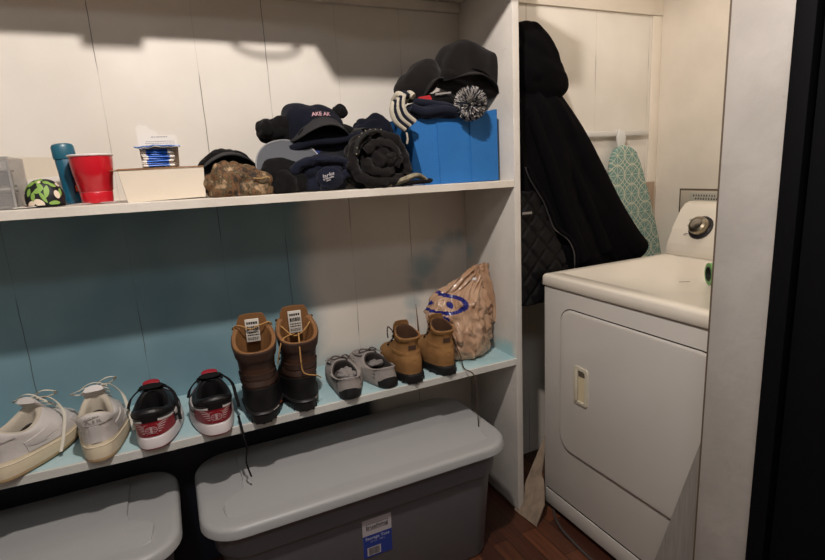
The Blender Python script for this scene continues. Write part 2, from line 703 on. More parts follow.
# neutral soft fill added behind the camera to lift the shadows
rl = thing('room_fill', 'added wide fill lamp on the ceiling behind the camera', 'light', (-1.3, -2.3, 2.48))
lathe('base', [(0.001, -0.001), (0.26, -0.001), (0.26, -0.02), (0.001, -0.022)], WHITE_PLASTIC, rl, 40)
ad = bpy.data.lights.new('room_fill_lamp', 'AREA')
ad.shape = 'DISK'
ad.size = 0.5
ad.energy = ROOM_FILL_W
ad.color = (0.90, 0.94, 1.0)
ao = bpy.data.objects.new('room_fill_lamp', ad)
COL.objects.link(ao)
ao.parent = rl
ao.location = (0, 0, -0.025)

# ================================================================= STRUCTURE
YS = -0.3224       # front edge of the shelves
XL, XR, YF, ZC = -2.25, 1.03, -2.9, 2.48
wall_paint = paint_mat('wall_paint', (218, 209, 195), (226, 217, 203), bump=0.12)
struct(box('floor', (XL, YF, -0.05), (XR, 0.05, 0.0), floor_mat()))
struct(box('ceiling', (XL, YF, ZC), (XR, 0.05, ZC + 0.05), paint_mat('ceiling_paint', (176, 170, 162), (184, 178, 170), bump=0.1)))
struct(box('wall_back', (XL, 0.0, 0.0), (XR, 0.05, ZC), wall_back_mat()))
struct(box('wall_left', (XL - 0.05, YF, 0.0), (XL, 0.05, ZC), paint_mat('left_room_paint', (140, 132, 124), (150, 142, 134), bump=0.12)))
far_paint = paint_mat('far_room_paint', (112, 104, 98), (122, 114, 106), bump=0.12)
struct(box('wall_front', (XL, YF - 0.05, 0.0), (XR, YF, ZC), far_paint))
struct(box('wall_right', (XR, YF, 0.0), (XR + 0.05, 0.05, ZC), wall_paint))
# wall between the laundry nook and the doorway, with its painted end trim
struct(box('wall_partition', (0.029, -1.175, 0.0), (XR, -1.105, ZC), wall_paint))
trim_p = paint_mat('trim_paint', (174, 169, 163), (186, 181, 175), bump=0.35, stain=0.25, rough=0.5)
struct(box('trim_1', (0.0, -1.163, 0.0), (0.026, -1.036, ZC), trim_p, bev=0.003))
struct(box('trim_2', (0.003, -1.036, 0.0), (0.028, -1.031, ZC), mat('raw_wood_edge', (96, 82, 68), 0.8)))
black = mat('black_paint', (7, 7, 10), 0.75, spec=0.12, bump=0.1, bs=30)
struct(box('trim_3', (-0.016, -1.200, 0.0), (0.028, -1.1635, ZC), black, bev=0.004))
d1 = struct(box('door_1', (0.000, -1.95, 0.005), (0.030, -1.203, 2.05), black, bev=0.003))
struct(box('wall_right_upper', (0.0, YF, 2.055), (0.05, -1.202, ZC), far_paint))
struct(box('wall_right_near', (0.0, YF, 0.0), (0.05, -1.955, 2.05), far_paint))

# shelf bay: divider, shelves, cleat
wshelf = paint_mat('shelf_paint', (214, 206, 194), (226, 219, 208), stain=0.3, bump=0.35)
divider_paint = paint_mat('divider_paint', (208, 203, 196), (220, 215, 207), divider_teal, stain=0.25, bump=0.2)
struct(box('wall_divider', (0.0, YS, 0.0), (0.025, 0.0, ZC), divider_paint, bev=0.0015))
lower_paint = paint_mat('lower_shelf_paint', (196, 196, 190), (210, 209, 203), lower_shelf_teal, stain=0.2, bump=0.35)


def shelf(name, zfun, th, m, yf=YS):
    xs = [-2.25 + 2.25 * i / 40 for i in range(41)]
    r = [[(x, yf, zfun(x)), (x, yf, zfun(x) + th - .001), (x, yf + .001, zfun(x) + th), (x, 0.0, zfun(x) + th), (x, 0.0, zfun(x))] for x in xs]
    return struct(loft(name, r, m, smooth=30))


def zU(x):
    return 1.2200 - 0.0112 * x


def zL(x):
    return 0.5965 + (0.010 * min(1, max(0, (-x - 1.2) / 0.35)) if x < -1.2 else 0)


TU, TL = 0.0215, 0.0225
shelf('shelf_middle', zU, TU, wshelf)
shelf('shelf_lower', zL, TL, lower_paint)
shelf('shelf_top', lambda x: 1.862, 0.022, wshelf)
struct(box('trim_4', (XL, -0.018, 1.830), (0.0, -0.0005, 1.8615), wshelf, bev=0.002))
struct(box('trim_5', (0.025, -0.010, 1.886), (XR, -0.0005, 2.10), wall_paint, bev=0.002))
struct(box('trim_6', (0.975, -0.006, 0.0), (XR - .001, -0.0005, 1.885), wall_paint, bev=0.001))


def topU(x):
    return zU(x) + TU


def topL(x):
    return zL(x) + TL


# ================================================================= STORAGE TOTES
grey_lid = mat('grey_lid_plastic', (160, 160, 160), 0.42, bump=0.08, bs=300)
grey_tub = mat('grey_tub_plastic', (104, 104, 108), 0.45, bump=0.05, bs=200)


def tote(label, x0, x1, with_label=False):
    y0, y1 = -0.508, -0.075
    t = thing('storage_tote', label, 'storage box', (x0, y0, 0), 0, 'large grey storage totes under the lower shelf')
    W, D = x1 - x0, y1 - y0

    def rr(i, z, r):
        return [(a, b, z) for a, b in rrect(i, W - i, i, D - i, r, 8)]
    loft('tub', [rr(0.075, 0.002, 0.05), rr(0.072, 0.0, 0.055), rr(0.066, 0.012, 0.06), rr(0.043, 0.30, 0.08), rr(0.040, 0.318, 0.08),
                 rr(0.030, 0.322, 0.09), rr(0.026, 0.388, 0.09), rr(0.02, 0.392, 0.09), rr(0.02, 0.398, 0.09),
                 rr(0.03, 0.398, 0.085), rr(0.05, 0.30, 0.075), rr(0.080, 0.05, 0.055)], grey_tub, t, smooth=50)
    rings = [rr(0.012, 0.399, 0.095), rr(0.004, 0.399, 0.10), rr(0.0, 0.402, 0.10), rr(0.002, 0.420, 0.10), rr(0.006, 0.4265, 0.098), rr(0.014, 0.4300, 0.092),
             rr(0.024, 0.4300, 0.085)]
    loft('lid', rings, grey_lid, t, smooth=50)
    # raised middle of the lid with stepped corners
    ff = [(0.068, 0.065), (0.062, 0.10), (0.072, 0.128), (0.122, 0.165), (0.128, 0.21), (0.128, 0.36), (0.15, 0.385), (W - 0.15, 0.385), (W - 0.128, 0.36), (W - 0.128, 0.205),
          (W - 0.120, 0.170), (W - 0.072, 0.148), (W - 0.062, 0.12), (W - 0.068, 0.065), (W - 0.1, 0.05), (0.1, 0.05)]
    cx, cy = W / 2, D / 2

    def pl(k, z):
        out = []
        n = len(ff)
        for i, (a, b) in enumerate(ff):
            p0, p2 = ff[i - 1], ff[(i + 1) % n]
            # corner rounding: three points
            for t_ in (0.25, 0.0, -0.25):
                q = (a + (p0[0] - a) * max(t_, 0) * .6 + (p2[0] - a) * max(-t_, 0) * .6, b + (p0[1] - b) * max(t_, 0) * .6 + (p2[1] - b) * max(-t_, 0) * .6)
                dx, dy = cx - q[0], cy - q[1]
                q = (q[0] + (1 if dx > 0 else -1) * k, q[1] + (1 if dy > 0 else -1) * k)
                zz = 0.4295 + z * min(1, max(0.04, (q[1] - 0.055) / 0.05))
                out.append((q[0], q[1], zz))
        return out
    loft('lid_panel', [pl(0, 0.0), pl(0.0006, 0.008), pl(0.0022, 0.010)], grey_lid, t, cap0=False, smooth=50)
    if with_label:
        # paper sticker on the sloping front
        lx0, lx1, lz0, lz1 = 0.425, 0.517, 0.165, 0.300

        def sf(a, b, off=0.0012):
            zz = lz0 + b
            yy = 0.043 + (0.066 - 0.043) * (0.30 - zz) / (0.288)
            return (lx0 + a, yy - off, zz)
        wl, hl = lx1 - lx0, lz1 - lz0
        lab = decal('label_sticker', *poly2d([(0, 0), (wl, 0), (wl, hl), (0, hl)]), lambda a, b: sf(a, b, .0010), mat('label_white', (196, 190, 192), 0.5), t)
        zs = 0.079
        decal('blue_panel', *poly2d([(0, 0), (wl, 0), (wl, zs), (0, zs)]), lambda a, b: sf(a, b, .0016), mat('label_blue', (44, 66, 150), 0.5), lab)
        V, F = text_mesh('trueliving', 0.0185, 0.0003)
        decal('brand_lettering', V, F, lambda a, b: sf(a + wl / 2, b + 0.107, .0020), mat('label_ink', (40, 38, 44), 0.6), lab)
        fr = []
        a0, a1, b0, b1, q = 0.012, wl - 0.012, 0.097, 0.119, 0.0012
        for (x_, y_, X_, Y_) in ((a0, b0, a1, b0 + q), (a0, b1 - q, a1, b1), (a0, b0, a0 + q, b1), (a1 - q, b0, a1, b1)):
            fr.append([(x_, y_), (X_, y_), (X_, Y_), (x_, Y_)])
        decal('brand_frame', *shapes(fr), lambda a, b: sf(a, b, .0020), mat('label_ink', (40, 38, 44), 0.6), lab)
        V, F = text_mesh('Storage Tote', 0.0145, 0.0002)
        decal('product_lettering', V, F, lambda a, b: sf(a + wl / 2, b + 0.068, .0024), mat('label_print', (190, 196, 220), 0.6), lab)
        V, F = text_mesh('50 Gal   189 L', 0.008, 0.0)
        decal('size_lettering', V, F, lambda a, b: sf(a + wl / 2, b + 0.055, .0024), mat('label_print', (190, 196, 220), 0.6), lab)
        decal('barcode_ground', *poly2d([(0.012, 0.006), (0.055, 0.006), (0.055, 0.036), (0.012, 0.036)]), lambda a, b: sf(a, b, .0022), mat('label_white', (196, 190, 192), 0.5), lab)
        rnd = random.Random(3)
        bars = []
        a = 0.016
        while a < 0.050:
            w_ = rnd.choice((0.0006, 0.001, 0.0016))
            bars.append([(a, 0.009), (a + w_, 0.009), (a + w_, 0.034), (a, 0.034)])
            a += w_ + rnd.choice((0.0007, 0.0012))
        decal('barcode', *shapes(bars), lambda a, b: sf(a, b, .0028), mat('label_ink', (40, 38, 44), 0.6), lab)
    return t


tote('grey storage tote with blue and white sticker, under the work boots', -1.085, -0.140, True)
tote('grey storage tote under the white sneakers, no sticker in view', -2.09, -1.128)

# ================================================================= DRYER
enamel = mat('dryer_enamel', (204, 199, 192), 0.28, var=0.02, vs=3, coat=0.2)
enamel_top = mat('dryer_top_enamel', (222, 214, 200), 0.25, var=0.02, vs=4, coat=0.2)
gap_dark = mat('dark_gap', (44, 38, 34), 0.9)
cream_pl = mat('cream_plastic', (214, 200, 166), 0.4)
dy = thing('clothes_dryer', 'white front-loading clothes dryer with control console at its back', 'dryer', (0.112, -0.334, 0))
DY = -0.686
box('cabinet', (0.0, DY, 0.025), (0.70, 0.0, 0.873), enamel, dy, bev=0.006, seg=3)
for fx in (0.05, 0.65):
    for fy in (-0.05, DY + 0.05):
        lathe('leg', [(0.02, 0.0), (0.022, 0.012), (0.012, 0.014), (0.012, 0.027)], gap_dark, dy, 16, (fx, fy, 0.0005))
# top: slab with a shallow recess
bm = bmesh.new()


def rring(x0, x1, y0, y1, z, r):
    return [(a, b, z) for a, b in rrect(x0, x1, y0, y1, r, 5)]


rings = [rring(-0.004, 0.70, DY - 0.002, 0.002, 0.8745, 0.006), rring(-0.007, 0.70, DY - 0.004, 0.004, 0.878, 0.008), rring(-0.007, 0.70, DY - 0.004, 0.004, 0.906, 0.010),
         rring(-0.003, 0.70, DY - 0.001, 0.001, 0.913, 0.012), rring(0.004, 0.70, DY + 0.006, -0.006, 0.915, 0.012), rring(0.050, 0.590, DY + 0.030, -0.042, 0.9150, 0.006),
         rring(0.054, 0.588, DY + 0.034, -0.046, 0.9115, 0.006)]
bm.free()
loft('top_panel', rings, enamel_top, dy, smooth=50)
tube('scratch', [(0.235, -0.352, 0.9118), (0.25, -0.362, 0.9119), (0.262, -0.368, 0.9118)], 0.0016, gap_dark, dy, 5, 0.4, 2)
# door panel with rounded corners, standing proud
dr = rrect(-0.664, -0.090, 0.297, 0.812, 0.055, 8)


def dring(k, x):
    cy_, cz_ = -0.377, 0.5545
    return [(x, y + (k if y < cy_ else -k), z + (k if z < cz_ else -k)) for y, z in dr]


door = loft('door', [dring(0, 0.001), dring(0, -0.004), dring(0.003, -0.0065), dring(0.008, -0.0075)], enamel, dy, cap0=False, smooth=50)
loft('door_gap', [dring(-0.0035, 0.002), dring(-0.0035, -0.0008), dring(0.0, -0.0010)], gap_dark, dy, cap0=False, cap1=False)
box('kick_line', (-0.0008, DY + 0.004, 0.090), (0.004, -0.018, 0.0945), gap_dark, dy)
box('kick_panel', (-0.0035, DY + 0.004, 0.028), (0.004, -0.014, 0.089), enamel, dy, bev=0.002)
# handle pocket in the door
hd = thing('x', 'x', 'x')
bpy.data.objects.remove(hd)
hy0, hy1, hz0, hz1 = -0.229, -0.163, 0.500, 0.632
o1 = rrect(hy0, hy1, hz0, hz1, 0.010, 4)


def hring(k, x):
    return [(x, y + (k if y < -0.196 else -k), z + (k if z < 0.566 else -k)) for y, z in o1]


hdl = loft('handle', [hring(0, -0.007), hring(0.001, -0.012), hring(0.006, -0.013), hring(0.011, -0.013), hring(0.013, -0.0078)], mat('handle_plastic', (206, 198, 178), 0.35), door, cap0=False, cap1=True)
box('grip', (-0.018, -0.186, 0.512), (-0.0095, -0.176, 0.620), mat('handle_plastic', (206, 198, 178), 0.35), hdl, bev=0.003)
box('pocket', (-0.0088, -0.217, 0.512), (-0.0082, -0.186, 0.600), cream_pl, hdl)
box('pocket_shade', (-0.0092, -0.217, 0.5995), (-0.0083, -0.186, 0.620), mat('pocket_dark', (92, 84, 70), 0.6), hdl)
# console: side profile swept along y
prof = [(0.586, 0.9155), (0.586, 0.934), (0.592, 0.960), (0.618, 1.013), (0.662, 1.083), (0.680, 1.104), (0.705, 1.112), (0.745, 1.112), (0.755, 1.10), (0.755, 0.85), (0.7005, 0.85), (0.7005, 0.9155)]
con = prism('console', prof, DY + 0.002, -0.012, 1, enamel_top, dy, bev=0.004)
# knob on the tilted face
P0 = Vector((0.618, 0, 1.013))
P1 = Vector((0.662, 0, 1.083))
tdir = (P1 - P0).normalized()
ndir = Vector((-tdir.z, 0, tdir.x))
KM = Matrix((Vector((0, -1, 0)), tdir, ndir)).transposed().to_4x4()


def on_face(y, s, off=0.0):
    p = P0 + tdir * s + ndir * off
    return Vector((p.x, y, p.z))


def knob_part(name, prof_, m, par, y=-0.130, s=0.012):
    prof_ = [(a * 1.15, b) for a, b in prof_]
    o = lathe(name, prof_, m, par, 40)
    T = Matrix.Translation(on_face(y, s)) @ KM
    o.data.transform(T)
    return o


chrome = mat('chrome', (200, 196, 190), 0.18, metal=1.0)
kn = knob_part('dial', [(0.001, 0.0005), (0.040, 0.0005), (0.040, 0.004), (0.034, 0.006), (0.001, 0.006)], mat('dial_black', (36, 34, 38), 0.35), con)
knob_part('knob', [(0.001, 0.005), (0.030, 0.006), (0.031, 0.020), (0.028, 0.030), (0.020, 0.034), (0.018, 0.030), (0.001, 0.030)], mat('knob_metal', (150, 140, 122), 0.3, metal=1.0), kn)
knob_part('knob_cap', [(0.001, 0.0305), (0.0195, 0.0305), (0.0185, 0.034), (0.001, 0.036)], chrome, kn)
ticks = []
for a in range(0, 360, 20):
    c, s_ = cos(radians(a)), sin(radians(a))
    px, py = -s_, c
    r0, r1, hw = 0.045, 0.048, 0.0006
    ticks.append([(c * r0 - px * hw, s_ * r0 - py * hw), (c * r1 - px * hw, s_ * r1 - py * hw), (c * r1 + px * hw, s_ * r1 + py * hw), (c * r0 + px * hw, s_ * r0 + py * hw)])
for (a0, b0, ln) in ((0.058, 0.030, .016), (0.062, 0.026, .010), (0.055, 0.010, .018), (0.06, 0.004, .01), (0.055, -0.030, .016), (0.058, -0.036, .012)):
    ticks.append([(-a0, b0), (-a0 + ln, b0), (-a0 + ln, b0 + .0018), (-a0, b0 + .0018)])
decal('dial_markings', *shapes(ticks), lambda a, b: on_face(-0.130 - a, 0.012 + b, 0.0012), mat('dial_ink', (60, 56, 56), 0.6), con)

# tape roll on the dryer, mostly behind the post
tr = thing('tape_roll', 'green and black roll on the dryer top, half hidden by the post', 'tape', (0.395, -0.775, 0.9135), radians(-35))


def torus_ring(name, ri, ro, wd, m, par):
    n = 36
    R = []
    for k in range(n):
        a = 2 * pi * k / n
        R.append([(-wd / 2, ri * cos(a), ro + ri * sin(a)), (wd / 2, ri * cos(a), ro + ri * sin(a)), (wd / 2, ro * cos(a), ro + ro * sin(a)), (-wd / 2, ro * cos(a), ro + ro * sin(a))])
    V = [v for r in R for v in r]
    F = [(i * 4 + j, i * 4 + (j + 1) % 4, ((i + 1) % n) * 4 + (j + 1) % 4, ((i + 1) % n) * 4 + j) for i in range(n) for j in range(4)]
    return pyd(name, V, F, m, par, 30)


torus_ring('tape', 0.022, 0.032, 0.05, mat('green_tape', (96, 150, 84), 0.45), tr)
c_ = torus_ring('core', 0.019, 0.0218, 0.052, mat('core_black', (24, 24, 24), 0.6), tr)
c_.data.transform(Matrix.Translation((0, 0, 0.0102)))

# wall connection box above the dryer
wb = thing('laundry_outlet_box', 'recessed grey box with dark edge in wall behind dryer console', 'wall box', (1.03, -0.14, 1.04))
box('frame', (-0.006, -0.26, 0.0), (-0.0005, 0.0, 0.104), mat('box_edge', (92, 80, 66), 0.7), wb, bev=0.001)
box('panel', (-0.009, -0.255, 0.002), (-0.006, -0.008, 0.096), mat('box_grey', (186, 176, 160), 0.6), wb, bev=0.001)
box('plate', (-0.016, -0.24, 0.02), (-0.009, -0.055, 0.090), mat('plate_grey', (176, 172, 160), 0.5), wb, bev=0.003)
mk = []
rnd = random.Random(8)
for r_ in range(2):
    for k in range(9):
        a = 0.075 + k * 0.012 + r_ * .01
        b = 0.073 - r_ * 0.013
        mk.append([(a, b), (a + .006, b + rnd.uniform(-.002, .002)), (a + .006, b + .006), (a + .002, b + .008)])
decal('markings', *shapes(mk), lambda a, b: (-0.0165, -a, b), mat('ink_black', (30, 28, 28), 0.7), wb)

# board leaning in the corner behind the ironing board
tag(box('board_offcut', (0.925, -0.030, 0.0), (0.995, -0.012, 1.176), grain_mat('brown_board', (150, 128, 108), (170, 148, 126)), bev=0.001),
    'narrow brown board standing in the corner behind the ironing board', 'board')

# wall rail with hook, ironing board hung from it
rail = thing('wall_rail', 'white horizontal rail on the wall above the ironing board', 'rail', (0.60, -0.012, 1.395))
box('bar', (-0.04, -0.014, -0.012), (0.345, 0.0, 0.012), mat('rail_white', (206, 204, 198), 0.45), rail, bev=0.005)
for hx in (0.0, 0.30):
    box('mount', (hx, 0.0, -0.010), (hx + 0.02, 0.0115, 0.010), mat('rail_white', (206, 204, 198), 0.45), rail)
hk = thing('board_hook', 'white plastic hook over the rail holding the ironing board', 'hook', (0.775, -0.032, 1.365))
prism('hook_body', [(-0.018, -0.03), (0.018, -0.03), (0.026, 0.012), (0.014, 0.042), (-0.012, 0.042), (-0.026, 0.012)], -0.006, 0.004, 1, mat('hook_white', (214, 214, 210), 0.4), hk, bev=0.003)
box('hook_lip', (-0.012, 0.002, 0.030), (0.012, 0.026, 0.047), mat('hook_white', (214, 214, 210), 0.4), hk, bev=0.002)
ib = thing('ironing_board', 'ironing board with green and white geometric cover, hung nose up', 'ironing board', (0.778, -0.042, 1.345), (radians(0), radians(-1.5), 0))
outl = []
Wd = [(0, 0.0), (0.006, 0.030), (0.020, 0.056), (0.045, 0.078), (0.08, 0.092), (0.14, 0.106), (0.24, 0.122), (0.34, 0.136), (0.46, 0.15), (0.60, 0.158), (0.85, 0.168), (1.10, 0.165), (1.13, 0.15)]
pts = cat_rom(Wd, 4)
L_ = [(-w_ * 0.92 + d * 0.12, -d) for d, w_ in pts]
R_ = [(w_ * 0.92 + d * 0.20, -d) for d, w_ in pts]
outl = R_ + L_[::-1]
outl = outl[:-1]


def ibr(k, y):
    cx = 0.07
    return [(a + (k if a < cx else -k) * min(1, -b * 20), y, b - k * (1 if b > -0.2 else -1)) for a, b in outl]


loft('padded_cover', [ibr(0.006, 0.012), ibr(0.0, 0.008), ibr(0.0, -0.004), ibr(0.004, -0.010), ibr(0.010, -0.012)], ironing_mat(), ib, smooth=60)
tube('leg', [(0.10, 0.02, -0.30), (0.16, 0.022, -0.9)], 0.008, mat('leg_metal', (150, 150, 150), 0.3, metal=.8), ib, 8, sub=2)
tube('leg', [(0.20, 0.02, -0.30), (0.12, 0.022, -0.9)], 0.008, mat('leg_metal', (150, 150, 150), 0.3, metal=.8), ib, 8, sub=2)

# ================================================================= LEANING PLANKS, CORD
vin = grain_mat('grey_brown_vinyl', (128, 112, 96), (156, 138, 120), rough=0.5, scale=30)
A = Vector((-0.003, -0.303, 0.0))
B = Vector((0.009, -0.420, 0.0))
E_ = Vector((0.176, -0.26, 0.234))
nn = (B - A).cross(E_ - A).normalized()
# outline of the broken plank, kept on its own plane and clear of the dryer corner
poly = [A, B]
for (x_, y_) in ((0.057, -0.405), (0.076, -0.383), (0.097, -0.352), (0.104, -0.331), (0.190, -0.266), (0.186, -0.257)):
    p = Vector((x_, y_, 0.0))
    p.z = A.z - (nn.x * (p.x - A.x) + nn.y * (p.y - A.y)) / nn.z
    poly.append(p)
if nn.x > 0:
    nn = -nn
V = [p + nn * 0.0005 for p in poly] + [p + nn * 0.0055 for p in poly]
n = len(poly)
F = [tuple(range(n)), tuple(range(n, 2 * n))[::-1]] + [(i, (i + 1) % n, n + (i + 1) % n, n + i) for i in range(n)]
PLANK1 = pyd('vinyl_plank', V, F, vin, smooth=0)
tag(PLANK1, 'grey-brown vinyl plank leaning between shelf divider and dryer', 'plank')
xa, xb = 0.068, 0.074
pl2 = [(-0.825, 0.0), (-0.918, 0.0), (-1.088, 0.63), (-1.006, 0.672)]
PLANK2 = prism('wood_offcut', pl2, xa, xb, 0, grain_mat('weathered_grey_wood', (140, 136, 130), (156, 151, 145), rough=0.6, scale=160))
tag(PLANK2, 'weathered grey board leaning behind the white post in front of dryer', 'plank')
tag(tube('power_cord', [(0.135, -0.372, 0.012), (0.105, -0.40, 0.006), (0.075, -0.47, 0.0055), (0.062, -0.56, 0.0055), (0.058, -0.66, 0.0055), (0.075, -0.80, 0.0055), (0.05, -0.95, 0.0055)], 0.005,
         mat('cord_grey', (70, 64, 62), 0.5), n=8), 'dark grey cord lying on the floor beside the dryer', 'cord')

# ================================================================= FOOTWEAR
def sm(t):
    t = min(1, max(0, t))
    return t * t * (3 - 2 * t)


class Shoe:
    """levels: (back, front, half width heel, half width ball, z back, z mid, z front, sideways bend)"""

    def __init__(s, levels, sub=5, n=48, pe=0.80):
        s.L = cat_rom(levels, sub)
        s.n = n
        s.pe = pe
        s.sub = sub

    def pt(s, u, th, off=0.0):
        """u in original level units"""
        x = u * s.sub
        i = min(int(x), len(s.L) - 2)
        f = x - i
        a = [s.L[i][j] * (1 - f) + s.L[i + 1][j] * f for j in range(8)]
        return s.ring_pt(a, th, off)

    def ring_pt(s, a, th, off=0.0):
        b, f, wh, wb, zb, zm, zf, bend = a
        q = (1 - cos(th)) / 2
        st = sin(th)
        wd = wh + (wb - wh) * sm((q - 0.15) / 0.5)
        x = (wd + off) * (1 if st >= 0 else -1) * abs(st) ** s.pe
        y = b + (f - b) * q - off * cos(th)
        x += bend * (sin(pi * q * 0.9))
        z = zb * (1 - q) * (1 - 2 * q) + zm * 4 * q * (1 - q) + zf * q * (2 * q - 1)
        return Vector((x, y, z))

    def mesh(s, name, u0, u1, m, parent, cap0=False, cap1=False, smooth=60):
        R = []
        for i in range(int(u0 * s.sub), int(u1 * s.sub) + 1):
            R.append([s.ring_pt(s.L[i], 2 * pi * k / s.n) for k in range(s.n)])
        return loft(name, R, m, parent, cap0, cap1, smooth)

    def patch(s, name, us, th0, th1, m, parent, off=0.002, nth=16, nu=8, edge=None):
        """raised plate over part of the surface; edge(th fraction) may return (ua, ub)"""
        V, F = [], []
        for i in range(nu + 1):
            for k in range(nth + 1):
                t = k / nth
                ua, ub = edge(t) if edge else us
                o = off if 0 < i < nu and 0 < k < nth else -0.001
                ii = 0.5 if False else i
                fr = i / nu
                if i == 1:
                    fr = 0.01
                if i == nu - 1:
                    fr = 0.99
                tt = t
                if k == 1:
                    tt = 0.004
                if k == nth - 1:
                    tt = 0.996
                V.append(s.pt(ua + (ub - ua) * fr, th0 + (th1 - th0) * tt, o))
        w_ = nth + 1
        for i in range(nu):
            for k in range(nth):
                F.append((i * w_ + k, i * w_ + k + 1, (i + 1) * w_ + k + 1, (i + 1) * w_ + k))
        return pyd(name, V, F, m, parent, 50)

    def heel_fn(s, u_at_0, du_per_m, r, off):
        """2D mark mapping at the heel: a to the right (metres), b upward"""
        return lambda a, b: s.pt(u_at_0 + b * du_per_m, a / r, off)


def zigzag_lace(name, pts, m, parent, r=0.0032, flat=0.35, **k):
    return tube(name, pts, r, m, parent, 8, flat, 6, **k)


# ---- white leather sneakers
leather = mat('white_leather', (206, 200, 196), 0.45, var=0.05, vs=30, bump=0.15, bs=120)
midsole_w = mat('cream_rubber', (206, 192, 166), 0.55, var=0.06, vs=25)
outsole_w = mat('gum_rubber', (176, 150, 112), 0.6)
lining_w = mat('cream_lining', (190, 180, 164), 0.9, bump=0.3, bs=300)
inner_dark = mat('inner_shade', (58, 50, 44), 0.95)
grey_ink = mat('faded_ink', (150, 142, 136), 0.6)
lace_w = mat('white_lace', (206, 200, 186), 0.85)


def swoosh(n=14, L=0.1, H=0.03):
    """curved tick outline"""
    top = [(0.0, 0.35), (-.05, .22), (0.02, 0.02), (0.14, -0.06), (0.3, 0.0), (1.0, 0.62)]
    bot = [(1.0, 0.62), (0.45, 0.28), (0.25, 0.18), (0.14, 0.18), (0.06, 0.28), (0.0, 0.35)]
    a = cat_rom(top, 4)[:-1] + cat_rom(bot, 4)[:-1]
    return [(x * L, y * H) for x, y in a]


